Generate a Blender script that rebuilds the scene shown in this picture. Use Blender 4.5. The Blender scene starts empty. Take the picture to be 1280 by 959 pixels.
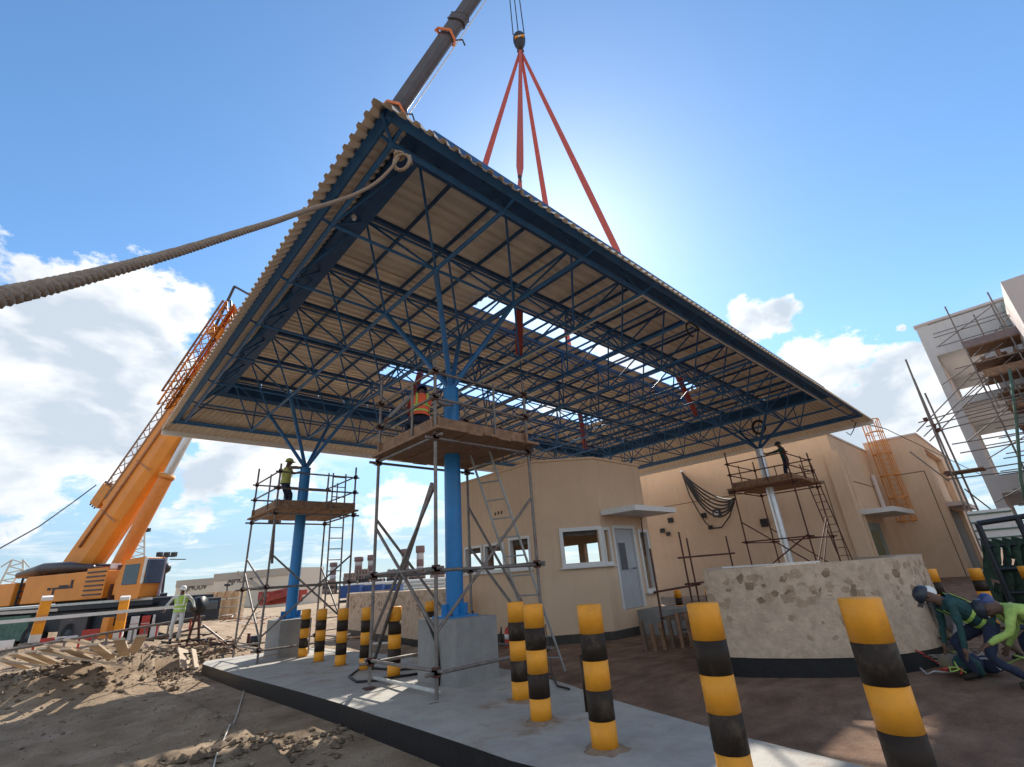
import bpy, bmesh, math, random
from mathutils import Vector, Matrix, noise
random.seed(7)
S = bpy.context.scene
COL = S.collection
PI = math.pi
# ---------------------------------------------------------------- camera
# x runs along the long side of the canopy, y along its short side; the camera stands at the origin
FPX, PITCH, ROLL, YAW, HC = 583., .3907, -.0726, .8078, 1.6
fx, fy = math.cos(YAW - 0), 0
_c, _s = math.cos(PITCH), math.sin(PITCH)
fw = Vector((0, _c, _s)); rt = Vector((1, 0, 0)); up_ = rt.cross(fw)
r2 = math.cos(ROLL)*rt + math.sin(ROLL)*up_; u2 = -math.sin(ROLL)*rt + math.cos(ROLL)*up_
AXU = Vector((math.sin(YAW), math.cos(YAW), 0)); AXV = Vector((-math.cos(YAW), math.sin(YAW), 0))
def toUV(w): return Vector((w.dot(AXU), w.dot(AXV), w.z))
CR, CU, CF = toUV(r2), toUV(u2), toUV(fw)
cam = bpy.data.objects.new('camera', bpy.data.cameras.new('camera')); COL.objects.link(cam)
cam.matrix_world = Matrix(((CR.x, CU.x, -CF.x, 0), (CR.y, CU.y, -CF.y, 0), (CR.z, CU.z, -CF.z, HC), (0, 0, 0, 1)))
cam.data.sensor_width = 36; cam.data.lens = 36*FPX/1280; cam.data.clip_end = 6000; cam.data.clip_start = .05
S.camera = cam
def ray(px, py): return (CR*(px-640) - CU*(py-480) + CF*FPX).normalized()
def AT(px, py, D):
    d = ray(px, py); return Vector((0, 0, HC)) + d*(D/math.hypot(d.x, d.y))
def ONU(px, py, u): d = ray(px, py); return Vector((0, 0, HC)) + d*(u/d.x)
def ONV(px, py, v): d = ray(px, py); return Vector((0, 0, HC)) + d*(v/d.y)
SL = -.014
def sm_(a, b, x): t = max(0, min(1, (x-a)/(b-a))); return t*t*(3-2*t)
def gz(x, y): return SL*(max(-10, min(y, 40)) - 1) + (.58*sm_(16.6, 19.6, y)*sm_(.33, .21, x/max(y, .1)) if y > 16 else 0)
def GT(px, py, off=0.):
    d = ray(px, py); p = Vector((0, 0, HC)); q = p
    for k in range(2400):
        q = p+d*(2+k*.05)
        if q.z < gz(q.x, q.y)+off: break
    return Vector((q.x, q.y, gz(q.x, q.y)+off))
def G(px, py, off=0.):
    d = ray(px, py); t = ((off - SL) - HC)/(d.z - SL*d.y); return Vector((0, 0, HC)) + d*t
# ---------------------------------------------------------------- light
SUN_AZ, SUN_EL = math.radians(8.), math.radians(38.)
sd = toUV(Vector((math.sin(SUN_AZ)*math.cos(SUN_EL), math.cos(SUN_AZ)*math.cos(SUN_EL), math.sin(SUN_EL))))
sl = bpy.data.lights.new('sun', 'SUN'); sl.energy = 3.4; sl.angle = math.radians(.53); sl.color = (1, .93, .82)
so = bpy.data.objects.new('sun', sl); COL.objects.link(so); so.rotation_euler = sd.to_track_quat('Z', 'Y').to_euler()
W = bpy.data.worlds.new('World'); S.world = W; W.use_nodes = True
S.view_settings.view_transform = 'Standard'; S.view_settings.look = 'None'; S.view_settings.gamma = 1
S.view_settings.exposure = 1.08
nt = W.node_tree; N = nt.nodes; Lk = nt.links; N.clear()
def nn(t, **k):
    n = N.new(t)
    for a, b in k.items(): setattr(n, a, b)
    return n
def math_(op, a, b=None, c=None, clamp=False):
    n = N.new('ShaderNodeMath'); n.operation = op; n.use_clamp = clamp
    for i, v in enumerate((a, b, c)):
        if v is None: continue
        if isinstance(v, (int, float)): n.inputs[i].default_value = v
        else: Lk.new(v, n.inputs[i])
    return n.outputs[0]
sky = nn('ShaderNodeTexSky', sky_type='NISHITA', sun_disc=False)
sky.sun_elevation = SUN_EL; sky.sun_rotation = math.atan2(sd.x, sd.y)
sky.air_density = 1.0; sky.dust_density = .27; sky.ozone_density = 3.0
tc = nn('ShaderNodeTexCoord'); sep = nn('ShaderNodeSeparateXYZ'); Lk.new(tc.outputs['Generated'], sep.inputs[0])
def wnoise(scale, detail, rough, vec, dist=0.):
    n = nn('ShaderNodeTexNoise'); n.inputs['Scale'].default_value = scale; n.inputs['Detail'].default_value = detail
    n.inputs['Roughness'].default_value = rough; n.inputs['Distortion'].default_value = dist; Lk.new(vec, n.inputs['Vector']); return n.outputs['Fac']
gen = tc.outputs['Generated']
# heaps of cumulus: lobes where they stand, added fill lobes behind, broken up by noise
lobes = [(40,455,.17,1.),(120,440,.15,1.),(175,470,.11,1.),(60,520,.17,1.),(150,530,.15,1.),(225,500,.10,.9),(20,600,.13,.75),(232,392,.045,.8),(172,363,.02,.55),
         (935,402,.048,.9),(970,394,.045,.9),(950,415,.03,.75),(1010,455,.055,.9),(1060,455,.06,1),(1050,490,.12,1),(1120,480,.085,1),(1150,450,.05,.85),(1128,412,.012,.5),(1100,520,.12,1),(990,470,.05,.8),
         (290,570,.10,.85),(330,600,.09,.6),(500,610,.09,.55),(240,600,.09,.6),(1200,520,.1,.8),(640,420,.05,.3),(790,460,.10,.7),(690,500,.07,.6),(1500,450,.2,1),(-250,420,.25,1),(-150,560,.2,.9),(1900,700,.3,1.)]
rear = [(-2.9, .35, .34), (-2.3, .5, .30), (-1.75, .28, .28), (2.6, .42, .34), (2.0, .3, .3), (1.6, .55, .25), (3.1, .8, .3), (-2.6, .95, .26), (2.3, .95, .25), (-1.3, .3, .2), (1.25, .35, .16)]  # unseen clouds behind the camera, added for white fill light
acc = None
for px, py, r, a in lobes+[(None, (az_, el_), r_, 1.) for az_, el_, r_ in rear]:
    d = ray(px, py) if px is not None else toUV(Vector((math.sin(py[0])*math.cos(py[1]), math.cos(py[0])*math.cos(py[1]), math.sin(py[1]))))
    v = nn('ShaderNodeVectorMath', operation='DISTANCE'); Lk.new(gen, v.inputs[0]); v.inputs[1].default_value = d
    f = math_('MULTIPLY', math_('SUBTRACT', 1., math_('DIVIDE', v.outputs['Value'], r)), a)
    acc = f if acc is None else math_('SMOOTH_MAX', acc, f, .12)
sc_ = nn('ShaderNodeVectorMath', operation='MULTIPLY'); sc_.inputs[1].default_value = (1, 1, 1.7); Lk.new(gen, sc_.inputs[0])
n1 = wnoise(5.5, 10, .62, sc_.outputs[0], .25); n2 = wnoise(19, 8, .62, sc_.outputs[0])
nz = math_('ADD', math_('MULTIPLY', math_('SUBTRACT', n1, .5), 1.9), math_('MULTIPLY', math_('SUBTRACT', n2, .5), 1.1))
cum = math_('SMOOTHSTEP' if False else 'MULTIPLY', math_('ADD', math_('ADD', math_('MINIMUM', acc, .6), nz), -.10), 5.5, clamp=True)
# thin high streaks close to the horizon, laid out on a flat layer overhead
zz = math_('ADD', math_('MAXIMUM', sep.outputs['Z'], 0.), .10)
cx_ = nn('ShaderNodeCombineXYZ'); Lk.new(math_('DIVIDE', sep.outputs['X'], zz), cx_.inputs[0]); Lk.new(math_('DIVIDE', sep.outputs['Y'], zz), cx_.inputs[1])
n3 = wnoise(.55, 9, .62, cx_.outputs[0], .4)
low = math_('MULTIPLY', math_('SUBTRACT', .36, sep.outputs['Z']), 6., clamp=True)
strk = math_('MULTIPLY', math_('MULTIPLY', math_('SUBTRACT', n3, .46), 4.5, clamp=True), math_('MULTIPLY', low, .85))
mask = math_('MAXIMUM', cum, strk)
# shading of the heaps: grey where thick, white at rims
n5 = wnoise(6.5, 4, .5, sc_.outputs[0], .3)
thick = math_('MULTIPLY', math_('ADD', math_('ADD', math_('ADD', math_('MINIMUM', acc, .5), math_('MULTIPLY', math_('SUBTRACT', n5, .5), 2.4)), math_('MULTIPLY', math_('SUBTRACT', n2, .5), .6)), -.22), 2.0, clamp=True)
ccol = nn('ShaderNodeMix', data_type='RGBA'); Lk.new(thick, ccol.inputs['Factor'])
ccol.inputs['A'].default_value = (.98, .99, 1, 1); ccol.inputs['B'].default_value = (.56, .63, .71, 1)
b1 = nn('ShaderNodeBackground'); hsv = nn('ShaderNodeHueSaturation'); hsv.inputs['Saturation'].default_value = 1.1; Lk.new(sky.outputs[0], hsv.inputs['Color'])
tint = nn('ShaderNodeMix', data_type='RGBA', blend_type='MULTIPLY'); tint.inputs['Factor'].default_value = 1; Lk.new(hsv.outputs[0], tint.inputs['A']); tint.inputs['B'].default_value = (.85, .94, .93, 1)
Lk.new(tint.outputs['Result'], b1.inputs[0]); b1.inputs[1].default_value = .11
b2 = nn('ShaderNodeBackground'); Lk.new(ccol.outputs['Result'], b2.inputs[0]); b2.inputs[1].default_value = .56
veil = math_('MAXIMUM', 0., math_('MULTIPLY', math_('MULTIPLY', math_('SUBTRACT', .36, sep.outputs['Z']), 3.6, clamp=True), .82))
b3 = nn('ShaderNodeBackground'); b3.inputs[0].default_value = (.54, .76, 1, 1); b3.inputs[1].default_value = .36
mv_ = nn('ShaderNodeMixShader'); Lk.new(veil, mv_.inputs[0]); Lk.new(b1.outputs[0], mv_.inputs[1]); Lk.new(b3.outputs[0], mv_.inputs[2])
n4 = wnoise(1.3, 9, .6, cx_.outputs[0], .5)
wisp = math_('MULTIPLY', math_('MULTIPLY', math_('SUBTRACT', n4, .50), 5., clamp=True), math_('MULTIPLY', low, .85)); cumw = math_('MAXIMUM', cum, wisp)
mx = nn('ShaderNodeMixShader'); Lk.new(math_('MULTIPLY', cumw, .96), mx.inputs[0]); Lk.new(mv_.outputs[0], mx.inputs[1]); Lk.new(b2.outputs[0], mx.inputs[2])
wo = nn('ShaderNodeOutputWorld'); Lk.new(mx.outputs[0], wo.inputs[0])
# ---------------------------------------------------------------- materials
MATS = {}
def mat(name, c, rough=.7, metal=0., c2=None, ns=6., var=.18, bump=.0, bs=30., spec=.4, stain=None, ss=1.2, sth=.55, streak=None):
    if name in MATS: return MATS[name]
    m = bpy.data.materials.new(name); m.use_nodes = True; t = m.node_tree; n = t.nodes; l = t.links
    b = n['Principled BSDF']; b.inputs['Roughness'].default_value = rough; b.inputs['Metallic'].default_value = metal
    b.inputs['Specular IOR Level'].default_value = spec
    g = n.new('ShaderNodeNewGeometry')
    tx = n.new('ShaderNodeTexNoise'); tx.inputs['Scale'].default_value = ns; tx.inputs['Detail'].default_value = 6; tx.inputs['Roughness'].default_value = .65
    l.new(g.outputs['Position'], tx.inputs['Vector'])
    cr = n.new('ShaderNodeValToRGB'); cr.color_ramp.elements[0].position = .3; cr.color_ramp.elements[1].position = .7
    c2 = c2 or tuple(min(1, x*(1+var)) for x in c)
    cr.color_ramp.elements[0].color = (*[x*(1-var) for x in c], 1); cr.color_ramp.elements[1].color = (*c2, 1)
    l.new(tx.outputs['Fac'], cr.inputs[0]); out = cr.outputs[0]
    if stain:
        t2 = n.new('ShaderNodeTexNoise'); t2.inputs['Scale'].default_value = ss; t2.inputs['Detail'].default_value = 9; t2.inputs['Roughness'].default_value = .7
        l.new(g.outputs['Position'], t2.inputs['Vector'])
        mr = n.new('ShaderNodeMapRange'); mr.inputs[1].default_value = sth; mr.inputs[2].default_value = sth+.14; l.new(t2.outputs['Fac'], mr.inputs[0])
        mxx = n.new('ShaderNodeMix'); mxx.data_type = 'RGBA'; l.new(mr.outputs[0], mxx.inputs['Factor']); l.new(out, mxx.inputs['A']); mxx.inputs['B'].default_value = (*stain, 1)
        out = mxx.outputs['Result']
    if streak:
        mp = n.new('ShaderNodeMapping'); mp.inputs['Scale'].default_value = (2.2, 2.2, .16); l.new(g.outputs['Position'], mp.inputs[0])
        t4 = n.new('ShaderNodeTexNoise'); t4.inputs['Scale'].default_value = 2.4; t4.inputs['Detail'].default_value = 7; t4.inputs['Roughness'].default_value = .6; l.new(mp.outputs[0], t4.inputs['Vector'])
        m4 = n.new('ShaderNodeMapRange'); m4.inputs[1].default_value = .5; m4.inputs[2].default_value = .75; m4.inputs[4].default_value = .45; l.new(t4.outputs['Fac'], m4.inputs[0])
        mz = n.new('ShaderNodeMix'); mz.data_type = 'RGBA'; l.new(m4.outputs[0], mz.inputs['Factor']); l.new(out, mz.inputs['A']); mz.inputs['B'].default_value = (*streak, 1); out = mz.outputs['Result']
    l.new(out, b.inputs['Base Color'])
    if bump:
        t3 = n.new('ShaderNodeTexNoise'); t3.inputs['Scale'].default_value = bs; t3.inputs['Detail'].default_value = 5; l.new(g.outputs['Position'], t3.inputs['Vector'])
        bp = n.new('ShaderNodeBump'); bp.inputs['Strength'].default_value = bump; bp.inputs['Distance'].default_value = .02
        l.new(t3.outputs['Fac'], bp.inputs['Height']); l.new(bp.outputs[0], b.inputs['Normal'])
    MATS[name] = m; return m
M_BLUE = mat('blue_steel', (.022, .14, .36), .45, 0, var=.25, ns=3, spec=.5)
M_BLUED = mat('blue_primer_steel', (.018, .085, .22), .55, 0, var=.25, ns=3)
M_BLUEC = mat('blue_column_paint', (.012, .19, .48), .38, 0, var=.12, ns=2, spec=.5, stain=(.03, .15, .36), ss=2.5, sth=.62)
M_SHEET = mat('roof_sheet_inside', (.86, .76, .63), .6, 0, var=.06, ns=1.3, stain=(.78, .68, .55), ss=.8, sth=.55)
M_SHEETF = mat('fascia_sheet', (.80, .70, .57), .6, 0, var=.08, ns=1.1)
M_SUNTRIM = mat('sunlit_edge_paint', (.82, .81, .79), .5, 0, var=.05)
M_CLOS = mat('closure_board', (.84, .73, .60), .7, var=.1)
M_COND = mat('pale_conduit', (.55, .54, .50), .5)
M_CONC = mat('concrete_pedestal', (.27, .265, .255), .85, streak=(.19, .18, .17), var=.12, ns=5, bump=.25, bs=60, stain=(.30, .30, .29), ss=1.7, sth=.6)
M_SLAB = mat('slab_concrete', (.37, .35, .315), .8, var=.2, ns=2.6, bump=.35, bs=45, stain=(.25, .19, .14), ss=1.3, sth=.54)
M_BIT = mat('black_bitumen', (.012, .012, .014), .5, var=.3, ns=8, bump=.2, bs=25)
M_YEL = mat('yellow_paint', (.82, .33, .025), .5, var=.12, ns=5, stain=(.42, .21, .07), ss=9, sth=.60, spec=.35, bump=.12, bs=25)
M_BLK = mat('black_paint', (.032, .021, .014), .62, var=.2, ns=5, stain=(.085, .058, .038), ss=4, sth=.52, spec=.25)
M_SCAF = mat('scaffold_tube', (.20, .175, .16), .55, .35, var=.3, ns=9, stain=(.14, .06, .04), ss=6, sth=.55)
M_RUST = mat('rusty_coupler', (.11, .045, .035), .75, .2, var=.4, ns=20)
M_GALV = mat('galvanised_tube', (.62, .64, .66), .35, .7, var=.1)
M_BOARD = mat('scaffold_board', (.27, .16, .10), .85, var=.35, ns=7, bump=.3, bs=40, stain=(.40, .29, .20), ss=3, sth=.6)
M_WOOD = mat('pale_timber', (.50, .36, .22), .8, var=.2, ns=8)
M_CREAM = mat('tan_render', (.66, .475, .325), .88, streak=(.52, .37, .26), var=.05, ns=1.1, bump=.12, bs=90, stain=(.62, .44, .30), ss=.45, sth=.5)
M_GROOV = mat('groove', (.16, .11, .075), .9)
M_WHITE = mat('white_frame', (.68, .67, .65), .5, var=.04)
M_DOOR = mat('grey_door', (.42, .44, .46), .5, var=.08, ns=3)
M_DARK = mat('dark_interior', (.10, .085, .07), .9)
M_PLINTH = mat('dark_plinth', (.07, .062, .055), .9, var=.3, ns=4)
M_ORANGE = mat('orange_crane_paint', (.74, .265, .035), .42, var=.1, ns=1, stain=(.60, .21, .035), ss=1.5, sth=.62, spec=.5)
M_BOOMG = mat('dark_boom_steel', (.07, .06, .065), .38, .3, var=.2, ns=2, stain=(.14, .12, .11), ss=1.5, sth=.58)
M_RAM = mat('ram_paint', (.68, .24, .05), .45, var=.1)
M_CHAS = mat('dark_chassis', (.016, .022, .03), .5, var=.3)
M_TYRE = mat('tyre_rubber', (.02, .02, .02), .85, var=.3)
M_GLASS = mat('cab_glass', (.035, .06, .085), .12, 0, var=.1, spec=.9)
M_SLING = mat('red_sling_web', (.46, .10, .085), .75, var=.25, ns=14)
M_STEEL = mat('dark_steel', (.045, .045, .05), .45, .5, var=.2)
M_ROPE = mat('tan_rope', (.33, .24, .17), .92, var=.25, ns=60, bump=.4, bs=150)
M_CABLE = mat('black_cable', (.02, .018, .018), .5)
M_STONEW = mat('stone_cladding_mortar', (.52, .395, .29), .9, streak=(.41, .31, .225), var=.18, ns=7, bump=.8, bs=16, stain=(.42, .315, .23), ss=2.3, sth=.54)
M_STONE2 = mat('tan_stone', (.40, .29, .20), .9, var=.25, ns=9, bump=.4, bs=40)
M_STONE = mat('brown_stone', (.27, .185, .12), .9, var=.3, ns=9, bump=.4, bs=40)
M_GREYB = mat('grey_render', (.60, .58, .56), .85, streak=(.48, .465, .45), var=.05, ns=.6, stain=(.53, .515, .50), ss=.5, sth=.55)
M_WHITEB = mat('pinkish_render', (.62, .54, .50), .85, var=.05, ns=.6)
M_GREEN = mat('green_net', (.10, .17, .13), .9, var=.3, ns=5)
M_BRICK = mat('brown_brick', (.21, .12, .085), .9, var=.3, ns=8)
M_CAGE = mat('orange_primer', (.62, .25, .05), .6, var=.15)
M_SKIN = mat('skin', (.13, .07, .045), .6, var=.05)
M_BEIGE = mat('far_cladding', (.66, .57, .46), .7, var=.05, ns=.05)
M_BEIGE2 = mat('far_cladding_band', (.42, .36, .30), .7, var=.05, ns=.05)
M_LETTER = mat('dark_letters', (.05, .05, .055), .6)
M_RED = mat('red_plastic', (.50, .055, .04), .5, var=.15)
M_WPL = mat('white_plastic', (.72, .70, .68), .5, var=.08)
M_REDS = mat('red_oxide_steel', (.30, .06, .05), .7, var=.3, ns=1)
M_BLUET = mat('blue_tarpaulin', (.02, .06, .20), .6, var=.2)
M_CHIMR = mat('chimney_red', (.20, .12, .11), .8); M_CHIMW = mat('chimney_pale', (.50, .46, .45), .8)
M_PLANT = mat('boiler_cladding', (.16, .20, .235), .8, var=.25, ns=.09); M_PLANTB = mat('plant_frame', (.26, .19, .16), .8, var=.2, ns=.1)
M_STEAM = mat('steam', (.9, .9, .92), 1.)
M_GRASS = mat('dry_soil_clods', (.15, .11, .075), .95, var=.4, ns=9)
M_LIME = mat('lime_vest', (.42, .62, .13), .7, var=.15, ns=12); M_ORV = mat('orange_vest', (.85, .14, .06), .7, var=.15, ns=12)
M_LIMED = mat('faded_lime_vest', (.42, .44, .13), .8, var=.15, ns=12)
M_LIMEC = mat('lime_shirt', (.36, .50, .12), .85, var=.3, ns=9)
M_REFL = mat('reflective_tape', (.75, .78, .72), .35)
M_TEAL = mat('dark_teal_cloth', (.02, .065, .065), .85, var=.25, ns=14); M_NAVY = mat('navy_cloth', (.022, .03, .06), .9, var=.25, ns=14)
M_GREYC = mat('grey_cloth', (.22, .21, .22), .9, var=.2, ns=14); M_KHAKI = mat('khaki_cloth', (.20, .155, .105), .9, var=.2, ns=14)
M_WCL = mat('white_cloth', (.62, .62, .60), .9, var=.1, ns=10); M_BHEL = mat('blue_helmet', (.02, .045, .16), .35, spec=.6); M_WHEL = mat('white_helmet', (.75, .75, .72), .35)
M_DHEL = mat('dark_helmet', (.03, .035, .05), .35); M_BOOT = mat('boots', (.03, .025, .02), .8)
# ---------------------------------------------------------------- helpers
def tag(o, label=None, cat=None, group=None, kind=None):
    if label: o['label'] = label
    if cat: o['category'] = cat
    if group: o['group'] = group
    if kind: o['kind'] = kind
    return o
ORG = {}
def thing(name, label, cat, loc=(0, 0, 0), group=None):
    o = bpy.data.objects.new(name, None); COL.objects.link(o); o.location = loc; o.empty_display_size = .2
    ORG[o.name] = Vector(loc); return tag(o, label, cat, group)
def org(p): return ORG.get(p.name, Vector((0, 0, 0))) if p else Vector((0, 0, 0))
class MB:
    def __init__(s): s.v = []; s.f = []; s.mi = []
    def add(s, vs, fs, mi=0):
        k = len(s.v); s.v += [Vector(v) for v in vs]; s.f += [tuple(i+k for i in f) for f in fs]; s.mi += [mi]*len(fs); return s
    def box(s, a, b, mi=0):
        a, b = Vector(a), Vector(b); x0, x1 = sorted((a.x, b.x)); y0, y1 = sorted((a.y, b.y)); z0, z1 = sorted((a.z, b.z))
        return s.add([(x0,y0,z0),(x1,y0,z0),(x1,y1,z0),(x0,y1,z0),(x0,y0,z1),(x1,y0,z1),(x1,y1,z1),(x0,y1,z1)],
                     [(3,2,1,0),(4,5,6,7),(0,1,5,4),(1,2,6,5),(2,3,7,6),(3,0,4,7)], mi)
    def obox(s, c, ex, ey, ez, mi=0):
        c, ex, ey, ez = Vector(c), Vector(ex)/2, Vector(ey)/2, Vector(ez)/2
        vs = [c+sx*ex+sy*ey+sz*ez for sz in (-1, 1) for sx, sy in ((-1,-1),(1,-1),(1,1),(-1,1))]
        return s.add(vs, [(3,2,1,0),(4,5,6,7),(0,1,5,4),(1,2,6,5),(2,3,7,6),(3,0,4,7)], mi)
    def bar(s, p, q, w, h, up=(0, 0, 1), mi=0):
        p, q = Vector(p), Vector(q); d = q-p; dn = d.normalized(); sd_ = dn.cross(Vector(up))
        if sd_.length < 1e-3: sd_ = dn.cross(Vector((1, 0, 0)))
        sd_.normalize(); u = sd_.cross(dn)
        return s.obox((p+q)/2, d, sd_*w, u*h, mi)
    def tube(s, pts, r, n=8, mi=0, cap=True, twist=0):
        pts = [Vector(p) for p in pts]; k0 = len(s.v); R = r if isinstance(r, (list, tuple)) else [r]*len(pts)
        ref = None
        for i, p in enumerate(pts):
            t = (pts[min(i+1, len(pts)-1)] - pts[max(i-1, 0)]).normalized()
            if ref is None: ref = t.orthogonal().normalized()
            a = (ref - t*ref.dot(t)).normalized(); ref = a; b = t.cross(a)
            for j in range(n):
                an = 2*PI*j/n + twist*i; s.v.append(p + (a*math.cos(an)+b*math.sin(an))*R[i])
        for i in range(len(pts)-1):
            for j in range(n):
                a, b = k0+i*n+j, k0+i*n+(j+1) % n; s.f.append((a, b, b+n, a+n)); s.mi.append(mi)
        if cap:
            s.f.append(tuple(k0+j for j in range(n))[::-1]); s.f.append(tuple(k0+(len(pts)-1)*n+j for j in range(n))); s.mi += [mi]*2
        return s
    def lathe(s, c, prof, n=16, mi=0):
        c = Vector(c); k0 = len(s.v)
        for r, z in prof:
            for j in range(n): s.v.append(c+Vector((r*math.cos(2*PI*j/n), r*math.sin(2*PI*j/n), z)))
        for i in range(len(prof)-1):
            for j in range(n):
                a, b = k0+i*n+j, k0+i*n+(j+1) % n; s.f.append((a, b, b+n, a+n)); s.mi.append(mi)
        s.f.append(tuple(k0+j for j in range(n))[::-1]); s.f.append(tuple(k0+(len(prof)-1)*n+j for j in range(n))); s.mi += [mi]*2
        return s
    def prism(s, poly, z0, z1, mi=0, mside=None):
        n = len(poly); zf = (lambda z, p: z(p) if callable(z) else z)
        vs = [(p[0], p[1], zf(z0, p)) for p in poly] + [(p[0], p[1], zf(z1, p)) for p in poly]; k = len(s.v)
        s.v += [Vector(v) for v in vs]; s.f.append(tuple(k+i for i in range(n))[::-1]); s.f.append(tuple(k+n+i for i in range(n))); s.mi += [mi, mi]
        for i in range(n): j = (i+1) % n; s.f.append((k+i, k+j, k+n+j, k+n+i)); s.mi.append(mi if mside is None else mside)
        return s
    def quad(s, a, b, c, d, mi=0): return s.add([a, b, c, d], [(0, 1, 2, 3)], mi)
    def build(s, name, mats, parent=None, smooth=False, bevel=0, loc=None):
        o0 = Vector(loc) if loc is not None else org(parent)
        me = bpy.data.meshes.new(name); me.from_pydata([v-o0 for v in s.v], [], s.f)
        for m in (mats if isinstance(mats, (list, tuple)) else [mats]): me.materials.append(m)
        me.polygons.foreach_set('material_index', s.mi)
        if smooth: me.polygons.foreach_set('use_smooth', [True]*len(s.f))
        me.update(); o = bpy.data.objects.new(name, me); COL.objects.link(o)
        if parent: o.parent = parent
        else: o.location = o0
        if bevel:
            b = o.modifiers.new('b', 'BEVEL'); b.width = bevel; b.segments = 2; b.limit_method = 'ANGLE'
        ORG[o.name] = o0; return o
_cyl = {}
def unit(mat_, n=8):
    k = (mat_.name, n)
    if k not in _cyl:
        me = bpy.data.meshes.new('tube'); vs = [(math.cos(2*PI*j/n), math.sin(2*PI*j/n), z) for z in (0, 1) for j in range(n)]
        me.from_pydata(vs, [], [(j, (j+1) % n, n+(j+1) % n, n+j) for j in range(n)] + [tuple(range(n))[::-1], tuple(range(n, 2*n))])
        me.materials.append(mat_); me.polygons.foreach_set('use_smooth', [True]*n+[False]*2); _cyl[k] = me
    return _cyl[k]
def rod(name, p, q, r, mat_, parent, n=8):
    p, q = Vector(p), Vector(q); d = q-p
    o = bpy.data.objects.new(name, unit(mat_, n)); COL.objects.link(o); o.parent = parent
    o.matrix_basis = Matrix.Translation(p-org(parent)) @ d.to_track_quat('Z', 'Y').to_matrix().to_4x4() @ Matrix.Diagonal((r, r, d.length, 1))
    return o
_ub = {}
def cube(name, c, ex, ey, ez, mat_, parent):
    if mat_.name not in _ub:
        b = MB(); b.box((-.5,-.5,-.5), (.5,.5,.5)); me = bpy.data.meshes.new('block'); me.from_pydata(b.v, [], b.f); me.materials.append(mat_); _ub[mat_.name] = me
    o = bpy.data.objects.new(name, _ub[mat_.name]); COL.objects.link(o); o.parent = parent
    ex, ey, ez = Vector(ex), Vector(ey), Vector(ez); c = Vector(c)-org(parent)
    o.matrix_basis = Matrix(((ex.x, ey.x, ez.x, c.x), (ex.y, ey.y, ez.y, c.y), (ex.z, ey.z, ez.z, c.z), (0, 0, 0, 1))); return o
def beam(name, p, q, w, h, mat_, parent, up=(0, 0, 1)):
    p, q = Vector(p), Vector(q); d = q-p; s_ = d.cross(Vector(up))
    if s_.length < 1e-4: s_ = d.cross(Vector((1, 0, 0)))
    s_.normalize(); return cube(name, (p+q)/2, d, s_*w, s_.cross(d).normalized()*h, mat_, parent)
_ball = {}
def ball(name, c, r, mat_, parent):
    if mat_.name not in _ball:
        bm = bmesh.new(); bmesh.ops.create_icosphere(bm, subdivisions=2, radius=1); me = bpy.data.meshes.new('ball'); bm.to_mesh(me); bm.free()
        me.materials.append(mat_); me.polygons.foreach_set('use_smooth', [True]*len(me.polygons)); _ball[mat_.name] = me
    o = bpy.data.objects.new(name, _ball[mat_.name]); COL.objects.link(o); o.parent = parent; o.location = Vector(c)-org(parent); o.scale = (r, r, r); return o
def text(s, name, org_, xdir, ydir, size, mat_, parent, depth=.02):
    c = bpy.data.curves.new('t', 'FONT'); c.body = s; c.size = 1; c.extrude = depth/size/2; c.align_x = 'CENTER'; c.align_y = 'CENTER'
    t = bpy.data.objects.new('t', c); me = bpy.data.meshes.new_from_object(t); bpy.data.objects.remove(t); bpy.data.curves.remove(c)
    me.materials.clear(); me.materials.append(mat_); o = bpy.data.objects.new(name, me); COL.objects.link(o); o.parent = parent
    x, y = Vector(xdir).normalized(), Vector(ydir).normalized(); z = x.cross(y); p = Vector(org_)-org(parent)
    o.matrix_basis = Matrix(((x.x, y.x, z.x, p.x), (x.y, y.y, z.y, p.y), (x.z, y.z, z.z, p.z), (0, 0, 0, 1))) @ Matrix.Diagonal((size, size, size, 1)); return o
# ---------------------------------------------------------------- ground
def ground_bumps(x, y):
    h = gz(x, y); d = math.hypot(x, y)
    island = 2.3 < x < 7 and y < 17.5
    yard = x > 4.6 and y < 12
    a = .25 if yard else 1.
    h += (noise.fractal(Vector((x*.35, y*.35, 0)), 1, 2, 4)*.05 + noise.fractal(Vector((x*2.3, y*2.3, 5)), .8, 2, 4)*.022)*a
    if not yard and d < 40: h += abs(noise.fractal(Vector((x*5, y*5, 9)), .7, 2, 4))*.042 + noise.fractal(Vector((x*1.1+y*.4, y*1.1, 3)), .9, 2, 2)*.02
    for mx_, my_, sx, sy, hh in MOUNDS:
        q = ((x-mx_)/sx)**2+((y-my_)/sy)**2
        if q < 6: h += hh*math.exp(-q)*(1+.45*noise.fractal(Vector((x*1.3, y*1.3, 2)), .8, 2, 4))
    if island: h = min(h, gz(x, y)-.02+.0) - .03
    if 3.0 < x and y < 12.5 and x > 9.2 and y > 1.8 : h = min(h, gz(x, y))
    return h
m1 = G(120, 822); m2 = G(40, 848); m3 = G(235, 800)
mm_ = [(AT(150, 835, 16.6), 1.5, 1.2, .42), (AT(60, 852, 15.6), 1.5, .9, .22), (AT(5, 868, 15.2), 1.4, .9, .30), (AT(215, 828, 17.2), .9, .8, .25), (AT(310, 905, 7.2), 1.2, .5, .08), (AT(470, 925, 5.6), .7, .5, .07)]
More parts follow.
